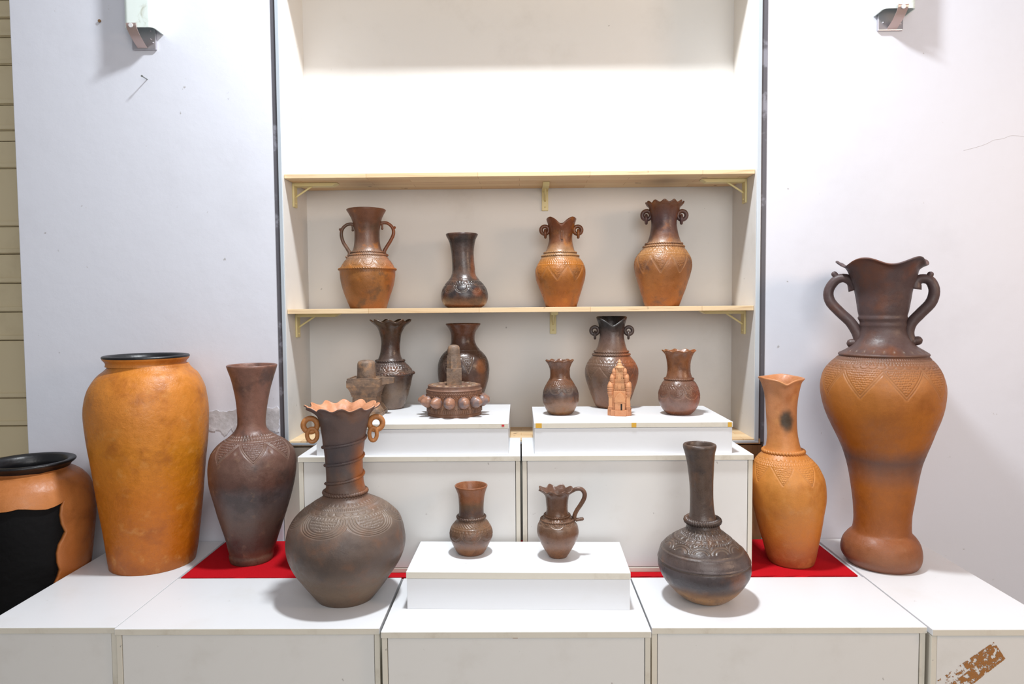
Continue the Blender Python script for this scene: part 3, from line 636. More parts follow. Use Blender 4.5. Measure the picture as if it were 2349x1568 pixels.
# --- tall orange vase with notched lip, on the red cloth
m = clay('notched_clay', .43, [(0, '9c5b3c'), (.08, 'a9643c'), (.2, 'c07434'), (.45, 'c98543'), (.62, 'cc8b4c'), (.72, 'c58349'), (1, 'c4885f')], blot=[('a65e2a', .5, 5, .5, .7), ('d9a066', .3, 8, .55, .7)], rough=.46, seed=6., speck=.18, sat=1.08, pale=.1,
         spots=[((-.016, -.05, .402), .03, '3a352c', .95, (.8, 2, 1.35))])
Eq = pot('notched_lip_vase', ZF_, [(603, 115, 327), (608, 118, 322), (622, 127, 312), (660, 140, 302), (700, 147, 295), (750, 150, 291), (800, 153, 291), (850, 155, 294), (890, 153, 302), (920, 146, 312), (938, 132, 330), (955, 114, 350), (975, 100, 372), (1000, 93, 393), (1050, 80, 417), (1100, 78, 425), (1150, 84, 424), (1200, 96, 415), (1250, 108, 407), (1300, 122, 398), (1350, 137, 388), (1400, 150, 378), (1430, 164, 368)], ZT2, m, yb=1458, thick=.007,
         lobes=[(.25, .3, -.012, .004, .03), (-1.1, .5, .004, 0, .03), (math.pi, .5, .005, .003, .03)],
         label='tall orange vase with notched lip and black smoke spot, on the red cloth',
         pats=[P_('scallop', 976, 985, n=34, d=1.2, w=.8, lines=1), P_('dots', 992, n=70, w=1.2, d=1.4), P_('hatch', 998, 1006, n=70, sl=.4, d=1.5), P_('tri', 1012, 1095, n=8, ph=.1, d=1.6, fill=4., sp=1.15)])
rope(Eq, 947, 4., 44)

# --- giant two-handled vase
m = clay('giant_clay', .8, [(0, '8c6050'), (.05, '96684f'), (.1, '9a6244'), (.2, 'a8683c'), (.28, 'b07044'), (.33, '9a6a50'), (.38, '75564a'), (.43, 'b2703f'), (.55, 'bb7a48'), (.66, 'b98055'), (.7, '9a6f55'), (.74, '5e4a45'), (.85, '5f4f4e'), (1, '5c4c4c')], blot=[('8f5530', .4, 6, .5, .7), ('6b5048', .35, 4, .55, .7)], rough=.5, warp=.07, seed=7., speck=.2, gain=.78, sat=1.25, pale=.2)
Fq_ = pot('handled_floor_vase', ZF_, [(86, 470, 888), (94, 492, 868), (105, 505, 853), (120, 518, 842), (150, 530, 832), (200, 545, 815), (250, 555, 805), (300, 562, 795), (322, 567, 788), (332, 562, 791), (342, 567, 787), (352, 572, 785), (364, 570, 787), (376, 575, 784), (400, 572, 788), (430, 560, 805), (455, 538, 828), (478, 503, 868), (490, 478, 889), (498, 474, 892), (503, 478, 888), (512, 466, 897), (540, 435, 925), (570, 412, 945), (600, 400, 958), (640, 393, 967), (680, 395, 966), (730, 405, 958), (780, 422, 942), (830, 445, 920), (880, 470, 900), (930, 492, 878), (980, 508, 858), (1030, 520, 845), (1080, 528, 835), (1150, 538, 822), (1200, 542, 812), (1250, 543, 808), (1290, 536, 810), (1305, 522, 824), (1318, 510, 836), (1340, 494, 850), (1370, 485, 858), (1400, 487, 858), (1425, 505, 850), (1440, 520, 838)], ZT, m, yb=1480, thick=.008,
         wave=(5, .009, .006, .035, 1.9), label='tall orange and smoky two-handled vase with wavy lip and bulging foot', inner=.35,
         pats=[P_('dots', 488, n=26, w=2.2, d=1.8), P_('hatch', 516, 526, n=120, sl=.5, d=1.2), P_('dots', 536, n=120, w=1.3, d=1.8), P_('dots', 545, n=90, w=1.3, d=1.6), P_('line', 531, d=1, w=.8), P_('scallop', 556, 566, n=40, d=1.3, w=.8, lines=1), P_('tri', 572, 690, n=9, ph=.45, d=1.4, fill=4.4, double=1)])
handle(Fq_, [(552, 205), (535, 168), (500, 152), (462, 165), (433, 210), (440, 258), (485, 308), (530, 350), (562, 400), (575, 440), (560, 462)], [13, 10, 9, 9.5, 10, 10.5, 10.5, 10.5, 11, 13, 8], knobs=[((478, 158), (455, 130), (8, 6, 6)), ((568, 445), (525, 447), (11, 9, 9))])
handle(Fq_, [(818, 200), (828, 168), (855, 155), (890, 165), (908, 208), (893, 262), (845, 312), (805, 355), (790, 400), (800, 440), (815, 455)], [13, 10, 9, 9.5, 10, 10.5, 10.5, 10.5, 11, 12, 8], knobs=[((880, 158), (893, 130), (8, 6, 6)), ((800, 440), (843, 433), (11, 9, 9))])

# --- vases on the lower shelf
YS = 2.245
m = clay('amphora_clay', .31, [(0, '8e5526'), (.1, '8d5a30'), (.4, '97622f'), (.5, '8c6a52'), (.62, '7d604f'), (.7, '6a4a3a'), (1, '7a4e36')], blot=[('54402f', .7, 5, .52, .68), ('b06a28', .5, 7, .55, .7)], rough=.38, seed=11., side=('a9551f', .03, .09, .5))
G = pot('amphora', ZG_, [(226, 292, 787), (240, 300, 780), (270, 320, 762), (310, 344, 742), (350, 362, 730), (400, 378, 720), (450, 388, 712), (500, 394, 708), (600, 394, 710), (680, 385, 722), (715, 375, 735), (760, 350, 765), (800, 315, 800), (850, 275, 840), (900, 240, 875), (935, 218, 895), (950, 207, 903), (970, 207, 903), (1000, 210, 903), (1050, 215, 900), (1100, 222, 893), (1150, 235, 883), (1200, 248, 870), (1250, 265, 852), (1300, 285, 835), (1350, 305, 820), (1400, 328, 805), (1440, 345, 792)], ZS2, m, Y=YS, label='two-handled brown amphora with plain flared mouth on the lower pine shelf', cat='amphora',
        pats=[P_('hatch', 790, 812, n=70, sl=.5, d=.8), P_('line', 782, d=.8, w=.8), P_('scallop', 830, 915, n=12, d=1.3, w=.8, lines=2, gap=2.5, fill=2.6), P_('line', 822, d=.8, w=.8)])
rope(G, 735, 1.9, 50); rope(G, 770, 1.6, 56); rope(G, 938, 2.2, 70)
hk = [4, 3.6, 3.4, 3.6, 3.8, 3.8, 4, 4.2, 3]
handle(G, [(395, 410), (350, 398), (295, 410), (245, 460), (232, 530), (255, 620), (305, 700), (335, 755), (318, 800)], hk, knobs=[((245, 465), (212, 465), (3, 2.2, 3.2)), ((325, 795), (292, 808), (3, 2.2, 3)), ((370, 410), (374, 482), (2.4, 2, 2.6))])
handle(G, [(705, 395), (755, 382), (810, 390), (865, 440), (880, 510), (850, 590), (795, 680), (765, 740), (785, 790)], hk, knobs=[((868, 440), (900, 440), (3, 2.2, 3.2)), ((782, 780), (808, 785), (3, 2.2, 3)), ((740, 395), (740, 462), (2.4, 2, 2.6))])
m = clay('dark_bottle_clay', .23, [(0, '7a4a2c'), (.08, '6a4a38'), (.18, '3a3232'), (.35, '37302f'), (.45, '5a4a42'), (.55, '453832'), (.8, '50403a'), (.92, '3a3434'), (1, '503c36')], blot=[('6b4a38', .6, 5, .5, .68), ('2d292b', .5, 6, .52, .68)], rough=.28, seed=12., spots=[((.03, -.02, .125), .03, '8a5030', .55, (.45, 2, 1.6)), ((.04, -.06, .05), .018, '84482a', .5, (1, 2, 1))])  # orange spots: reflections of the warm light painted into the clay colour
Hq = pot('dark_bottle_vase', ZG_, [(528, 1527, 1928), (540, 1530, 1925), (565, 1543, 1910), (600, 1562, 1895), (650, 1578, 1885), (750, 1597, 1875), (850, 1605, 1880), (950, 1608, 1890), (1000, 1605, 1895), (1030, 1595, 1905), (1060, 1580, 1925), (1100, 1548, 1960), (1150, 1510, 2005), (1200, 1483, 2035), (1250, 1470, 2050), (1290, 1468, 2053), (1330, 1475, 2047), (1370, 1495, 2030), (1400, 1520, 2005), (1425, 1560, 1965)], ZS2, m, Y=YS, label='plain-necked almost black vase with incised scallops on the lower pine shelf', single=True,
         pats=[P_('line', 1085, d=.9, w=.8), P_('dots', 1103, n=30, w=1.4, d=1.), P_('hatch', 1115, 1135, n=46, sl=.7, d=.9), P_('line', 1142, d=.9, w=.8), P_('scallop', 1148, 1235, n=10, d=1.3, w=.8, lines=2, gap=3., ph=.2)])
m = clay('ear_vase_clay', .27, [(0, 'a0591f'), (.3, 'a8682f'), (.5, 'b4702c'), (.6, 'a07a55'), (.7, '9a7050'), (.75, '7c4e34'), (1, '80492c')], blot=[('6e4a2c', .5, 5, .52, .7), ('c47a2c', .5, 6, .54, .7)], rough=.36, seed=13., gain=.92)
I = pot('petal_lip_vase', ZH_, [(330, 330, 690), (345, 333, 686), (380, 346, 674), (430, 358, 660), (500, 363, 645), (570, 362, 640), (620, 352, 648), (670, 338, 660), (700, 324, 670), (720, 310, 682), (750, 288, 706), (790, 263, 735), (830, 240, 765), (870, 218, 785), (910, 202, 797), (950, 196, 800), (1000, 200, 797), (1050, 212, 787), (1100, 232, 772), (1150, 252, 757), (1200, 272, 741), (1250, 290, 725), (1300, 307, 710), (1356, 326, 692)], ZS2, m, Y=YS, label='orange-brown vase with two-petal lip and ring ears on the lower pine shelf',
        lobes=[(0., .42, -.022, -.004, .06), (math.pi, .42, -.008, 0, .05), (-.9, .5, .005, 0, .05), (.9, .5, .004, 0, .05)],
        pats=[P_('line', 770, d=.8, w=.8), P_('hatch', 785, 825, n=60, sl=1.2, d=.8), P_('dots', 838, n=60, w=1.3, d=1.4), P_('tri', 862, 1020, n=8, ph=.15, d=1.1, fill=3.2, double=1)])
rope(I, 708, 2, 46); rope(I, 745, 2, 50)
for cx in (312, 706): ear(I, (cx, 455), 13, 4.3, (cx+6, 497), 11.5, 3.2, 'X')
link('lug', tube_mesh('lug', [(q0[0], -float(I.rz(q0[2]))-.001, q0[2]) for q0 in [I.loc(515, 480+12*k) for k in range(9)]], .0035, 20, 8), m, I.root, True)
m = clay('crown_vase_clay', .32, [(0, 'a05c26'), (.2, 'a86a38'), (.42, '96633a'), (.52, 'aa7848'), (.62, '9a7458'), (.68, '7c5440'), (.85, '62494a'), (1, '74492f')], blot=[('5a4440', .75, 4.5, .5, .66), ('b8702c', .45, 6, .55, .7)], rough=.38, seed=14., gain=.92)
J = pot('crown_lip_vase', ZH_, [(135, 1520, 1978), (150, 1526, 1974), (175, 1550, 1945), (200, 1562, 1930), (230, 1570, 1920), (300, 1580, 1900), (370, 1585, 1892), (430, 1582, 1898), (500, 1570, 1912), (560, 1553, 1930), (590, 1540, 1942), (610, 1528, 1950), (640, 1506, 1968), (670, 1480, 1990), (710, 1445, 2020), (750, 1412, 2045), (790, 1390, 2065), (840, 1380, 2077), (890, 1380, 2077), (940, 1388, 2067), (1000, 1402, 2050), (1060, 1420, 2030), (1120, 1438, 2010), (1180, 1455, 1988), (1240, 1475, 1962), (1300, 1492, 1940), (1350, 1512, 1920)], ZS2, m, Y=YS, label='largest shelf vase, with scalloped crown lip and ring ears, on the lower pine shelf',
        wave=(12, .0036, .002, .018, 0.), thick=.005,
        pats=[P_('scallop', 648, 660, n=36, d=.9, w=.7, lines=1), P_('zig', 668, 700, n=30, d=1., w=1.), P_('dots', 715, n=76, w=1.2, d=1.4), P_('tri', 740, 930, n=9, ph=.1, d=1.2, fill=3.3, double=1)])
rope(J, 600, 2.2, 50); rope(J, 632, 2.2, 54)
for cx in (1530, 1956): ear(J, (cx, 278), 14, 4.6, (cx-4 if cx < 1700 else cx-8, 325), 12, 3.4, 'X')

# --- vases on the plinth boxes
ZP = ZC+HP
m = clay('fluted_clay', .25, [(0, '7a6456'), (.2, '85705f'), (.4, '5f4c42'), (.55, '4a3c38'), (.65, '54443c'), (.8, '4e3a32'), (1, '55402f')], blot=[('7a4a30', .5, 5, .52, .7), ('3a3232', .4, 6, .52, .7)], rough=.3, seed=15.)
K = pot('fluted_lip_vase', ZC_, [(148, 868, 1250), (160, 878, 1238), (178, 900, 1218), (200, 922, 1197), (230, 940, 1177), (270, 953, 1160), (320, 965, 1152), (370, 967, 1147), (420, 962, 1145), (460, 955, 1150), (490, 945, 1158), (515, 933, 1172), (525, 916, 1188), (535, 912, 1193), (550, 900, 1204), (575, 884, 1230), (600, 866, 1252), (630, 853, 1270), (655, 848, 1274), (680, 853, 1264), (750, 862, 1250), (800, 874, 1238), (850, 890, 1225), (900, 905, 1207), (950, 925, 1190), (974, 942, 1178)], ZP, m, yb=988, label='dark vase with fluted lip behind the square lingam pedestal',
        wave=(9, .004, .004, .03, 1.), thick=.004,
        pats=[P_('dots', 560, n=50, w=1.2, d=1.1), P_('hatch', 570, 582, n=60, d=.9), P_('dots', 592, n=34, w=1.6, d=1.4), P_('scallop', 605, 648, n=8, d=1.4, w=.9, lines=2, gap=2.6), P_('dots', 622, n=8, w=2.4, d=1.2), P_('dots', 632, n=8, ph=.5, w=1.3, d=1.2)])
rope(K, 533, 1.9, 34); rope(K, 662, 2.6, 48)
m = clay('plain_clay', .25, [(0, '5c4335'), (.3, '5e4032'), (.5, '4c3a33'), (.65, '54423a'), (.8, '5a3c2e'), (1, '6a412c')], blot=[('3a2f2c', .6, 5, .5, .68)], rough=.28, seed=16., spots=[((.06, -.06, .13), .028, '9a5c30', .5, (.8, 2, 1.2)), ((.06, -.05, .08), .03, '7a5038', .5, (1, 2, 1))])
L = pot('wide_mouth_vase', ZC_, [(178, 1577, 1910), (190, 1585, 1902), (208, 1600, 1888), (235, 1615, 1870), (265, 1626, 1857), (300, 1630, 1852), (340, 1630, 1855), (370, 1622, 1866), (400, 1605, 1885), (430, 1580, 1910), (460, 1550, 1940), (500, 1525, 1967), (550, 1507, 1985), (600, 1502, 1992), (650, 1503, 1990), (700, 1508, 1983), (750, 1520, 1970), (800, 1535, 1955), (850, 1555, 1935), (900, 1580, 1910), (925, 1600, 1890), (942, 1630, 1860)], ZP, m, yb=955, label='dark wide-mouthed vase behind the round lingam base', single=True,
        pats=[P_('tri', 490, 640, n=7, ph=-.2, d=1.6, fill=3.6, sp=1.6), P_('line', 434, d=.8, w=1)])
m = clay('small_dark_clay', .125, [(0, '7a4a2a'), (.08, '85603f'), (.25, '8f6d58'), (.36, '6e5445'), (.48, '4a3f3e'), (.6, '5a4a42'), (.72, '6a4630'), (1, '74503c')], blot=[('8a5530', .5, 4, .52, .7), ('403a3a', .4, 5, .52, .7)], rough=.3, seed=17.)
Oq = pot('small_vase', ZD_, [(513, 290, 550), (522, 296, 545), (540, 308, 533), (570, 322, 520), (600, 330, 515), (640, 332, 515), (670, 328, 521), (700, 312, 540), (730, 295, 558), (770, 275, 582), (810, 264, 595), (850, 261, 598), (890, 264, 595), (930, 278, 580), (970, 298, 560), (995, 316, 542), (1005, 330, 528)], ZP, m, yb=1022, label='smallest dark vase with faintly wavy lip on the taped plinth box', single=True,
         wave=(10, .0015, .002, .012, 0.), thick=.004, pats=[P_('line', 682, d=.7, w=.7), P_('hatch', 700, 745, n=40, sl=1.4, d=.7), P_('scallop', 745, 825, n=8, ph=.4, d=1.2, w=.8, lines=2, gap=2.5, fill=2.6)])
m = clay('behind_temple_clay', .25, [(0, '8a5a3c'), (.15, '8f6a54'), (.35, '7a604f'), (.55, '6c5344'), (.7, '705646'), (.85, '5e4b44'), (1, '33302f')], side=('a9592c', .02, .085, .85), blot=[('4f4340', .45, 5, .52, .7)], rough=.33, seed=18.)
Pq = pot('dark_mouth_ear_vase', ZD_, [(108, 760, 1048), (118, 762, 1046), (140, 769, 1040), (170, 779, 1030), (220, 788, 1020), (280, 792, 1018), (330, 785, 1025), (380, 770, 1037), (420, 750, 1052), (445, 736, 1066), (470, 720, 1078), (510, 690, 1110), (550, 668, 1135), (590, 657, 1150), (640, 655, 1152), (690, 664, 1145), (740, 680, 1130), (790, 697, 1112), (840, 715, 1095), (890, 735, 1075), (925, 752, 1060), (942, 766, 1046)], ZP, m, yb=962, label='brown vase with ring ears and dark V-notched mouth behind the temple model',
         lobes=[(0.12, .72, -.027, -.004, .06)], pats=[P_('line', 480, d=.7, w=.7), P_('zig', 505, 530, n=30, d=1., w=.9), P_('hatch', 540, 555, n=76, d=1.2), P_('tri', 570, 690, n=8, ph=.1, d=1.1, fill=3.)])
rope(Pq, 438, 1.9, 44); rope(Pq, 466, 1.9, 48)
EARM = clay('dark_ear_clay', .25, [(0, '55453e'), (1, '4c403c')], blot=[('6a4a38', .4, 5, .52, .7)], rough=.35, seed=28.)
for cx in (746, 1062): ear(Pq, (cx, 235), 12.5, 4.1, (cx+2 if cx < 900 else cx-2, 275), 10.5, 2.8, 'X', EARM)
m = clay('small_brown_clay', .15, [(0, '8a4a24'), (.08, '7a4c34'), (.2, '8a6a5e'), (.3, '84665a'), (.4, '6b4a3c'), (.6, '6e5244'), (.75, '7c5238'), (1, '8a5a3a')], side=('a0481c', .02, .06, .5), blot=[('5a4038', .4, 5, .52, .7)], rough=.3, seed=19.)
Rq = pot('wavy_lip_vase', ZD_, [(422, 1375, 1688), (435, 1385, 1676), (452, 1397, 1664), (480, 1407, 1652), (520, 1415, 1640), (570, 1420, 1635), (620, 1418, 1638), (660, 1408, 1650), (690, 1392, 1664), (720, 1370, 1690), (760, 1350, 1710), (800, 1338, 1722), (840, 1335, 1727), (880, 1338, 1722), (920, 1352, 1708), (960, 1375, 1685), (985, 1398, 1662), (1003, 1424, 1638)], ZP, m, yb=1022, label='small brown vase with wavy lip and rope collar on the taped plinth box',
         wave=(9, .002, .0025, .014, .6), thick=.004, pats=[P_('dots', 738, n=18, w=1.7, d=1.1), P_('hatch', 752, 785, n=40, sl=1.1, d=.9), P_('line', 790, d=.8, w=.7), P_('scallop', 795, 872, n=8, ph=.15, d=1.2, w=.8, lines=2, gap=2.5, fill=2.8)])
rope(Rq, 692, 2.2, 40)
# --- vases on the low box in front
ZL = z3
m = clay('collar_clay', .145, [(0, '86583a'), (.1, '8a6042'), (.2, '83675a'), (.3, '6a5247'), (.5, '75573f'), (.62, '6a5140'), (.75, '5e4a44'), (.9, '72563f'), (1, '8f5a3a')], blot=[('4e4240', .4, 5, .54, .7), ('8a5a3a', .4, 6, .54, .7)], rough=.36, seed=20.)
Sq = pot('collared_vase', ZI_, [(222, 515, 832), (235, 519, 829), (255, 528, 821), (300, 545, 808), (350, 552, 800), (420, 557, 795), (480, 558, 795), (520, 551, 801), (550, 540, 812), (580, 517, 836), (620, 485, 862), (660, 470, 878), (700, 465, 883), (740, 472, 875), (780, 490, 855), (820, 510, 835), (860, 532, 813), (883, 552, 793)], ZL, m, yb=907, label='small brown vase with plain round mouth and rope collar on the low white box', thick=.004,
         pats=[P_('hatch', 610, 650, n=34, sl=1.6, d=.8), P_('line', 660, d=.7, w=.7), P_('dots', 688, n=34, w=1.6, d=1.5), P_('scallop', 705, 795, n=7, d=1.3, w=.8, lines=2, gap=2.4, fill=2.6)])
rope(Sq, 566, 3.2, 34)
m = clay('jug_clay', .14, [(0, '84583c'), (.12, '8a5f42'), (.3, '8a6a5a'), (.45, '7a5640'), (.6, '6f5544'), (.75, '78563f'), (1, '6a4c3c')], blot=[('5c4438', .45, 5, .52, .7)], rough=.32, seed=21.)
Tq = pot('jug', ZI_, [(262, 1340, 1650), (272, 1352, 1645), (290, 1372, 1632), (310, 1384, 1620), (340, 1391, 1612), (400, 1397, 1605), (450, 1400, 1603), (485, 1394, 1610), (515, 1380, 1624), (535, 1362, 1645), (560, 1335, 1668), (585, 1322, 1685), (610, 1313, 1700), (660, 1308, 1710), (700, 1315, 1705), (740, 1328, 1692), (780, 1348, 1672), (820, 1370, 1650), (860, 1395, 1625), (905, 1427, 1597)], ZL, m, yb=930, label='small brown jug with looped handle and pinched wavy lip', cat='jug',
         wave=(8, .0032, .0035, .014, 2.6), lobes=[(-1.57, .5, .001, .006, .02)], thick=.004, pats=[P_('dots', 566, n=22, w=1.6, d=1.), P_('line', 550, d=.7, w=.7), P_('scallop', 606, 645, n=10, d=1.3, w=.8, lines=2, gap=2.4)])
rope(Tq, 540, 2.6, 36); rope(Tq, 592, 2.4, 44)
handle(Tq, [(1610, 300), (1645, 275), (1690, 255), (1735, 258), (1765, 295), (1762, 345), (1730, 405), (1690, 465), (1668, 520), (1675, 560)], [4, 4.6, 4.8, 5, 5.2, 5.2, 5.2, 5, 5, 4.5], knobs=[((1680, 555), (1750, 545), (4.5, 4, 4.2))])

# --- square lingam pedestal
def stepped(bm, spec, cx, cy):                       # spec: (z0, half0, z1, half1) square frusta
    for z0, h0, z1, h1 in spec:
        v = [bm.verts.new((cx+sx*h, cy+sy*h, z)) for z, h in ((z0, h0), (z1, h1)) for sx, sy in ((-1, -1), (1, -1), (1, 1), (-1, 1))]
        bm.faces.new(v[3::-1]); bm.faces.new(v[4:])
        for i in range(4): j = (i+1) % 4; bm.faces.new((v[i], v[j], v[4+j], v[4+i]))
stone = clay('dusty_dark_clay', .13, [(0, '7a6654'), (.3, '725a48'), (.6, '66503f'), (1, '6a594c')], blot=[('94704f', .6, 5, .5, .68), ('403630', .6, 6, .48, .64)], rough=.55, seed=22., bump=.4, gain=1.6)
def lingam_square():
    zm = lambda y: 810+y/6.525
    P = onz(780+350/6.525, zm(955), ZP); half = .97*(onz(780+620/6.525, zm(955), ZP).x-P.x); u = P.y/F/6.525
    root = empty('square_lingam', (P.x, P.y+half, ZP), 0)
    zs = lambda y: ony(780+350/6.525, zm(y), P.y).z-ZP
    bm = bmesh.new(); h = half
    stepped(bm, [(0, h, zs(905), h), (zs(905), h*.95, zs(880), h*.95), (zs(880), h*.93, zs(780), h*.72), (zs(780), h*.7, zs(640), h*.67), (zs(660), h*.72, zs(630), h*.73), (zs(628), h*.76, zs(598), h*.77), (zs(598), h*.77, zs(525), h*.9), (zs(525), h*.93, zs(512), h*.95)], 0, 0)
    bm_done('pedestal', bm, stone, root)
    bm = bmesh.new(); hs = h*.955
    zt = zs(400); zb = zs(512)
    bm_box(bm, -hs, hs, -hs, hs, zb, zt-.002, .001); bm_box(bm, -hs*.97, hs*.97, -hs*.97, hs*.97, zt-.003, zt+.0005, .0008)
    for a, b_, c_, d in ((-hs*.97, hs*.97, -hs*.97, -hs*.86), (-hs*.97, hs*.97, hs*.86, hs*.97), (-hs*.97, -hs*.86, -hs*.86, hs*.86), (hs*.86, hs*.97, -hs*.86, hs*.86)): bm_box(bm, a, b_, c_, d, zt, zt+.0035, .0006)
    yo = bm_done('yoni_slab', bm, stone, root)
    bm = bmesh.new(); v = []
    for x_, w_, za, zb_ in ((hs*.98, hs*.34, zb+.004, zt+.003), (hs*1.4, hs*.27, zb+.006, zt+.003), (hs*1.68, hs*.22, zb+.009, zt+.002)):
        v.append([bm.verts.new((x_, sy*w_, z)) for sy, z in ((-1, za), (1, za), (1, zb_), (-1, zb_))])
    for a, b_ in zip(v[:-1], v[1:]):
        for i in range(4): j = (i+1) % 4; bm.faces.new((a[i], a[j], b_[j], b_[i]))
    bm.faces.new(v[-1]); bm.faces.new(v[0][::-1]); bm_done('spout', bm, stone, yo)
    q = Pot(); q.root = root; r = 133*u*1.06; z1 = zs(120)
    lathe(q, 'lingam', [(r*1.02, zt-.002), (r*1.01, zt+(z1-zt)*.3), (r*.98, zt+(z1-zt)*.7), (r*.93, zt+(z1-zt)*.86), (r*.8, z1-.003), (r*.5, z1), (.002, z1+.0003)], stone, 64)
    tag(root, 'dark clay lingam on a square stepped pedestal with side spout', 'figurine')
lingam_square()
# --- round lingam base ringed with pointed bosses
def lingam_round():
    zm = lambda y: 810+y/6.525
    xm = lambda x: 780+x/6.525
    P = onz(xm(1715), zm(970), ZP); u0_ = P.y/F/6.525; R = 400*u0_; Rr = R*1.03
    D = math.hypot(P.x, P.y)+R; phi = math.atan2(P.x, P.y); root = empty('round_lingam', (D*math.sin(phi), D*math.cos(phi), ZP), -phi)
    u = D/F/6.525; q = Pot(); q.root = root
    rust = clay('rusty_clay', .14, [(0, '6e4c38'), (.2, '74543f'), (.35, '8a5c3e'), (.5, '7a5846'), (1, '5a4a46')], blot=[('5a4640', .5, 5, .5, .68)], rough=.5, seed=23., bump=.5, gain=1.2)
    boss = clay('boss_clay', .1, [(0, '8a6450'), (.45, '96684f'), (.8, '6a6464'), (1, '666468')], blot=[('5c5a60', .7, 4, .48, .62)], rough=.38, seed=24., gain=1.3)
    fz = lambda y: (H+hang(xm(1715), zm(y))[1]*(D-R)-ZP)
    c = lambda x: x*u
    lathe(q, 'drum', [(c(400), 0), (c(404), .002), (c(400), fz(930)), (c(396), fz(925)), (c(408), fz(900)), (c(408), fz(850)), (c(402), fz(830)), (c(400), fz(760)), (c(404), fz(690)), (c(412), fz(632)), (c(418), fz(622)), (c(412), fz(612)), (c(410), fz(585)), (c(416), fz(578)), (c(412), fz(568)), (c(396), fz(560)), (c(392), fz(530)), (c(394), fz(512)), (c(384), fz(508)), (c(350), fz(512)), (c(300), fz(509)), (.003, fz(509))], rust, 160)
    ztop = fz(509)
    for k, (yy, r_, nb, sz) in enumerate(((655, 412, 62, 12), (680, 408, 62, 10), (845, 410, 70, 10))):     # rows of beads
        bm = bmesh.new()
        for i in range(nb):
            a = 2*math.pi*(i+.5*k)/nb; bmesh.ops.create_icosphere(bm, subdivisions=1, radius=c(sz), matrix=Matrix.Translation((c(r_)*math.cos(a), c(r_)*math.sin(a), fz(yy))))
        o = bm_done('bead_row', bm, rust, root, True); o['kind'] = 'stuff'
    for (ya, yb_, r_, nb) in ((612, 590, 413, 90), (905, 860, 409, 90)):                                       # dentil bands
        bm = bmesh.new()
        for i in range(nb):
            a = 2*math.pi*i/nb; b0 = len(bm.verts); bm_box(bm, -c(6), c(6), -c(8), c(8), fz(ya), fz(yb_)); bm.verts.ensure_lookup_table()
            bmesh.ops.transform(bm, verts=bm.verts[b0:], matrix=Matrix.Rotation(a, 4, 'Z') @ Matrix.Translation((c(r_), 0, 0)))
        o = bm_done('dentil_band', bm, rust, root); o['kind'] = 'stuff'
    bm = bmesh.new(); bmesh.ops.create_uvsphere(bm, u_segments=28, v_segments=18, radius=c(88))
    for v in bm.verts:                                # drawn to a blunt point
        n_ = v.co/c(88)
        if n_.z > .78: v.co *= 1+.34*((n_.z-.78)/.22)**1.3
    bmesh.ops.rotate(bm, verts=bm.verts, matrix=Matrix.Rotation(math.pi/2, 3, 'Y'))
    me = bpy.data.meshes.new('boss'); bm.to_mesh(me); bm.free(); me.materials.append(boss); me.polygons.foreach_set('use_smooth', [True]*len(me.polygons))
    nb = 13
    for i in range(nb):
        a = -math.pi/2-.165+2*math.pi*i/nb; o = bpy.data.objects.new('boss', me); COL.objects.link(o); o.parent = root
        o.location = (c(428)*math.cos(a), c(428)*math.sin(a), fz(745)); o.rotation_euler = (0, 0, a)
    # lotus petals cut in the top
    bm = bmesh.new()
    for i in range(16):
        a = 2*math.pi*i/16; b0 = len(bm.verts)
        bmesh.ops.create_cone(bm, segments=12, radius1=c(66), radius2=c(48), depth=.003, cap_ends=True, matrix=Matrix.Rotation(a, 4, 'Z') @ Matrix.Translation((c(300), 0, ztop+.001)) @ Matrix.Scale(.8, 4, (0, 1, 0)))
    o = bm_done('petal_ring', bm, stone, root); o['kind'] = 'stuff'
    pz = lambda y: H+hang(1045, y)[1]*(D-c(110))-ZP
    z1, z2, z3_ = pz(845), pz(816), pz(791)
    bm = bmesh.new(); bm_box(bm, -c(112), c(112), -c(112), c(112), ztop-.002, z1, .0012); post = bm_done('square_shaft', bm, stone, root); 
    bm = bmesh.new(); bmesh.ops.create_cone(bm, segments=8, radius1=c(112), radius2=c(108), depth=z2-z1, cap_ends=True, matrix=Matrix.Translation((0, 0, (z1+z2)/2)) @ Matrix.Rotation(math.pi/8, 4, 'Z')); bm_done('octagonal_shaft', bm, stone, root)
    r = c(92); dz = z3_-z2
    lathe(q, 'domed_top', [(r*.9, z2-.001), (r*1.02, z2+.001), (r*.98, z2+.003), (r, z2+dz*.3), (r*.97, z2+dz*.65), (r*.8, z2+dz*.88), (r*.45, z2+dz*.98), (.001, z2+dz)], stone, 48)
    tag(root, 'clay lingam on a round drum ringed with pointed bosses', 'figurine')
lingam_round()
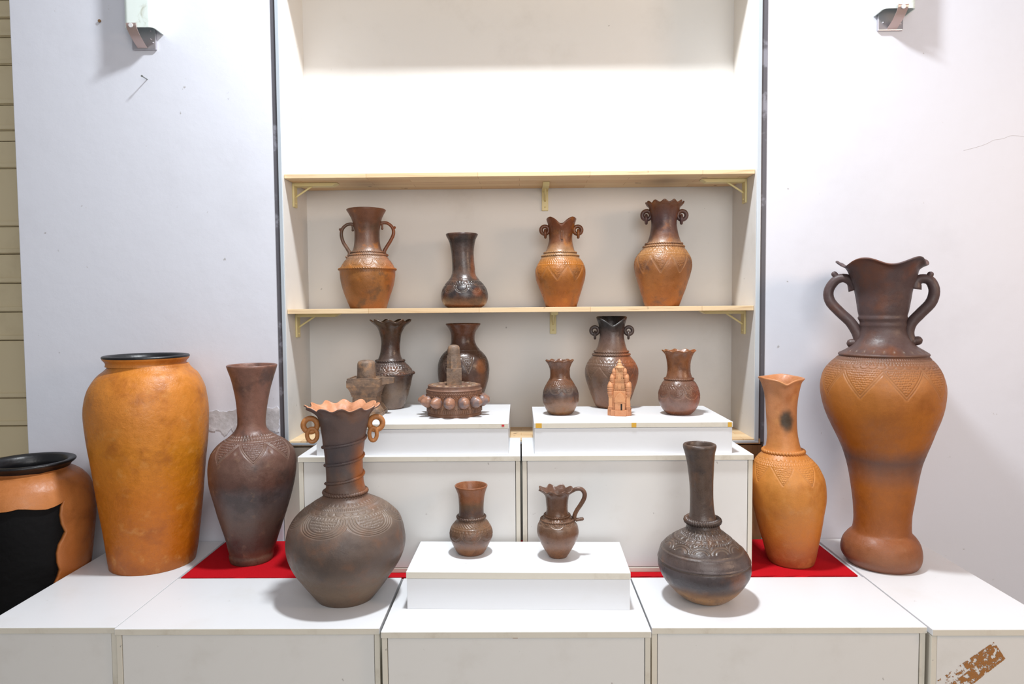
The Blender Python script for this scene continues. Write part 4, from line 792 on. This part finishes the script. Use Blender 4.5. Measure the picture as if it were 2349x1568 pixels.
# --- small temple tower model
def temple():
    u_ = lambda x, y: (1360+x/9.8, 810+y/9.8)
    P = onz(*u_(640, 1410), ZP); D = P.y+.033; u = D/F/9.8; X = ony(*u_(600, 1300), D).x
    root = empty('temple_model', (X, D, ZP), math.radians(-9))
    tm = clay('terracotta_plain', .16, [(0, 'c08560'), (.3, 'cd9468'), (.7, 'd29c70'), (1, 'd8a87e')], blot=[('b87a52', .45, 7, .5, .7)], rough=.6, seed=25., speck=.12, gain=1.1)
    Zt = lambda y: max(0, H+hang(*u_(600, y))[1]*D-ZP)
    c = lambda v: v*u
    bm = bmesh.new()
    for a, b_ in ((262, 190), (225, 225), (190, 262)): bm_box(bm, -c(a), c(a), -c(b_), c(b_), 0, Zt(1255), .001)
    bm_box(bm, -c(105), c(150), -c(300), -c(200), 0, Zt(1265), .001); bm_done('plinth', bm, tm, root)
    bm = bmesh.new(); bm_box(bm, -c(200), c(200), -c(200), c(200), Zt(1258), Zt(850), .001)
    for s1 in (-1, 1):
        for s2 in (-1, 1):
            bm_box(bm, s1*c(195)-c(42), s1*c(195)+c(42), s2*c(195)-c(42), s2*c(195)+c(42), Zt(1258), Zt(930), .001)
            for zz in (1215, 1190, 960, 935): bm_box(bm, s1*c(195)-c(50), s1*c(195)+c(50), s2*c(195)-c(50), s2*c(195)+c(50), Zt(zz)-c(8), Zt(zz)+c(8), .0005)
    bm_done('tower_body', bm, tm, root)
    def turret(x, y, zb, r, h, nm='corner_turret'):
        q = Pot(); q.root = root; C = [(r*.8, 0), (r*.95, h*.08), (r, h*.2), (r*.9, h*.25), (r*1.02, h*.32), (r*1.02, h*.45), (r*1.12, h*.5), (r*1.0, h*.54), (r*1.06, h*.66), (r*.86, h*.82), (r*.4, h*.95), (.0004, h)]
        o = lathe(q, nm, C, tm, 24); o.location = (x, y, zb); return o
    for lev, (yb_, yt, hw, rr, yc, yct) in enumerate(((930, 645, 200, 66, 855, 795), (720, 475, 160, 53, 630, 580), (565, 350, 122, 43, 465, 425))):
        for sx in (-1, 1):
            for sy in (-1, 1): turret(sx*c(hw), sy*c(hw), Zt(yb_), c(rr), Zt(yt)-Zt(yb_))
        bm = bmesh.new(); bm_box(bm, -c(hw*.98), c(hw*.98), -c(hw*.98), c(hw*.98), Zt(yc), Zt(yc)+c(16), .0005); bm_box(bm, -c(hw*.98), c(hw*.98), -c(hw*.98), c(hw*.98), Zt(yct)-c(14), Zt(yct), .0005)
        bm_box(bm, -c(hw*.85), c(hw*.85), -c(hw*.85), c(hw*.85), Zt(yc), Zt(yct), 0)
        nd = 6
        for i in range(nd):
            for sy in (-1, 1):
                xx = c(hw)*(-.6+1.2*i/(nd-1)); bm_box(bm, xx-c(7), xx+c(7), sy*c(hw*.9)-c(10), sy*c(hw*.9)+c(10), Zt(yc), Zt(yct)); bm_box(bm, sy*c(hw*.9)-c(10), sy*c(hw*.9)+c(10), xx-c(7), xx+c(7), Zt(yc), Zt(yct))
        bm_done('cornice', bm, tm, root)
        bm = bmesh.new(); h2 = (hw*.72, hw*.72, hw*.68)[lev]; ynext = (620, 455, 330)[lev]; bm_box(bm, -c(h2), c(h2), -c(h2), c(h2), Zt(yct)-c(5), Zt(ynext), .0008); bm_done('tier', bm, tm, root)
        if lev < 2:
            for k in range(4):                           # little gabled niche on each face
                bm = bmesh.new(); zb = Zt(yct); hh = c(120)
                prof = [(-c(38), 0), (c(38), 0), (c(38), hh*.45), (c(44), hh*.5), (c(30), hh*.75), (0, hh), (-c(30), hh*.75), (-c(44), hh*.5), (-c(38), hh*.45)]
                f = bm.faces.new([bm.verts.new((x, -c(h2)-c(18), zb+z)) for x, z in prof]); r = bmesh.ops.extrude_face_region(bm, geom=[f]); bmesh.ops.translate(bm, verts=[v for v in r['geom'] if isinstance(v, bmesh.types.BMVert)], vec=(0, c(30), 0))
                bmesh.ops.rotate(bm, verts=bm.verts, matrix=Matrix.Rotation(k*math.pi/2, 3, 'Z')); bm_done('gable_niche', bm, tm, root)
    q = Pot(); q.root = root; zb = Zt(425)
    C = [(c(85), zb), (c(95), zb+c(60)), (c(110), zb+c(85)), (c(112), zb+c(105)), (c(80), zb+c(118)), (c(62), zb+c(150)), (c(66), zb+c(165)), (c(50), zb+c(178)), (c(36), zb+c(195)), (c(40), zb+c(220)), (c(26), zb+c(250)), (c(8), zb+c(275)), (.0003, zb+c(283))]
    lathe(q, 'finial', C, tm, 32)
    # porch with pointed arches and a dark doorway
    bm = bmesh.new(); yf = -c(275)
    bm_box(bm, -c(95), c(120), yf, -c(180), Zt(1262), Zt(1085), .0008); bm_box(bm, -c(108), c(133), yf-c(8), -c(180), Zt(1092), Zt(1070), .0005)
    pp = bm_done('porch', bm, tm, root)
    for k, sc in enumerate((1., .72, .46)):
        bm = bmesh.new(); zb = Zt(1072); hh = (Zt(868)-zb)*sc; ww = c(118)*sc; cx = c(12)
        prof = [(cx-ww*.95, 0), (cx+ww*.95, 0), (cx+ww, hh*.3), (cx+ww*.72, hh*.62), (cx+ww*.3, hh*.87), (cx, hh), (cx-ww*.3, hh*.87), (cx-ww*.72, hh*.62), (cx-ww, hh*.3)]
        f = bm.faces.new([bm.verts.new((x, yf-c(10)*k, zb+z)) for x, z in prof]); r = bmesh.ops.extrude_face_region(bm, geom=[f]); bmesh.ops.translate(bm, verts=[v for v in r['geom'] if isinstance(v, bmesh.types.BMVert)], vec=(0, c(95), 0))
        bm_done('pointed_arch', bm, tm, pp)
    box('doorway', c(28), c(62), yf-c(2), yf+c(4), Zt(1262), Zt(1120), M_DARK, pp, 0)
    tag(root, 'small orange terracotta temple tower model with corner turrets', 'figurine')
temple()

# ------------------------------------------------------------------ wall sconces
def sconce(px0, px1, pyb, plate, label, right=False):
    Yf = YW-.062; x0, x1 = ony(px0, 30, Yf).x, ony(px1, 30, Yf).x; zb = ony(px0, pyb, Yf).z
    c = ((x0+x1)/2, YW, zb); root = empty('wall_sconce', c)
    # U-shaped glass shade, open to the wall
    n = 10; hw = (x1-x0)/2; rc = .016; dp = .060; t = .004; hgt = .2
    def outline(o):
        P = [(-hw+o, 0.)]
        for k in range(n+1): a = math.pi+math.pi/2*k/n; P.append((-hw+rc+(rc-o)*math.cos(a), -dp+rc+(rc-o)*math.sin(a)))
        for k in range(n+1): a = 1.5*math.pi+math.pi/2*k/n; P.append((hw-rc+(rc-o)*math.cos(a), -dp+rc+(rc-o)*math.sin(a)))
        P.append((hw-o, 0.)); return P
    A_, B_ = outline(0), outline(t); bm = bmesh.new(); L = [[bm.verts.new((x, y-.0005, z)) for x, y in Q] for Q, z in ((A_, 0), (A_, hgt), (B_, hgt), (B_, 0))]
    for i in range(4):
        a, b_ = L[i], L[(i+1) % 4]
        for j in range(len(a)-1): bm.faces.new((a[j], a[j+1], b_[j+1], b_[j]))
    for e_ in (0, -1): bm.faces.new([L[i][e_] for i in range(4)])
    bm_done('glass_shade', bm, M_GLASS, root)
    Yp = YW-.009; xa, xb = ony(plate[0], plate[3], Yp).x, ony(plate[1], plate[3], Yp).x; z1, z0 = ony(plate[0], plate[2], Yp).z, ony(plate[0], plate[3], Yp).z
    bp = box('back_plate', xa, xb, Yp, YW-.0005, z0, z1, M_CHROME, root, .0025, c)
    for (fx, fz) in ((.2, .35), (.8, .45), (.8, .82), (.88, .3)):
        bm = bmesh.new(); bmesh.ops.create_uvsphere(bm, u_segments=10, v_segments=8, radius=.0032, matrix=Matrix.Translation((xa+(xb-xa)*fx-c[0], Yp-.001-c[1], z0+(z1-z0)*fz-c[2]))); bm_done('screw', bm, M_CHROME, bp, True)
    # curved arm sweeping from the foot of the plate out to the shade
    zt_ = ony(plate[0], plate[2]-10, YW-.071).z; xm_ = (xa+xb)/2+(.004 if right else -.004); w_ = .0145; bm = bmesh.new(); rows = []
    for k in range(15):
        f = k/14; y = Yp-.062*math.sin(f*math.pi/2); z = z0+.004+(zt_-z0-.004)*f**1.05; rows.append([bm.verts.new((xm_+s_*w_-c[0], y+d-c[1], z-c[2])) for s_, d in ((-1, 0), (1, 0), (1, .003), (-1, .003))])
    for a, b_ in zip(rows[:-1], rows[1:]):
        for i in range(4): j = (i+1) % 4; bm.faces.new((a[i], a[j], b_[j], b_[i]))
    bm.faces.new(rows[0]); bm.faces.new(rows[-1][::-1]); arm = bm_done('curved_arm', bm, M_COPPER, root)
    bm = bmesh.new(); bmesh.ops.create_cone(bm, segments=20, radius1=.0065, radius2=.006, depth=.002, cap_ends=True, matrix=Matrix.Translation((xm_-c[0], Yp-.0625-c[1], z0+.004+(zt_-z0-.004)*.86-c[2])) @ Matrix.Rotation(math.pi/2+.12, 4, 'X')); bm_done('arm_stud', bm, M_LAM, arm)
    tag(root, label, 'wall lamp', 'frosted glass wall sconces')
sconce(280, 350, 62, (303, 358, 62, 114), 'frosted glass wall sconce above the big smooth orange jar')
sconce(2028, 2105, 18, (2014, 2072, 20, 70), 'frosted glass wall sconce above the tall two-handled vase', True)
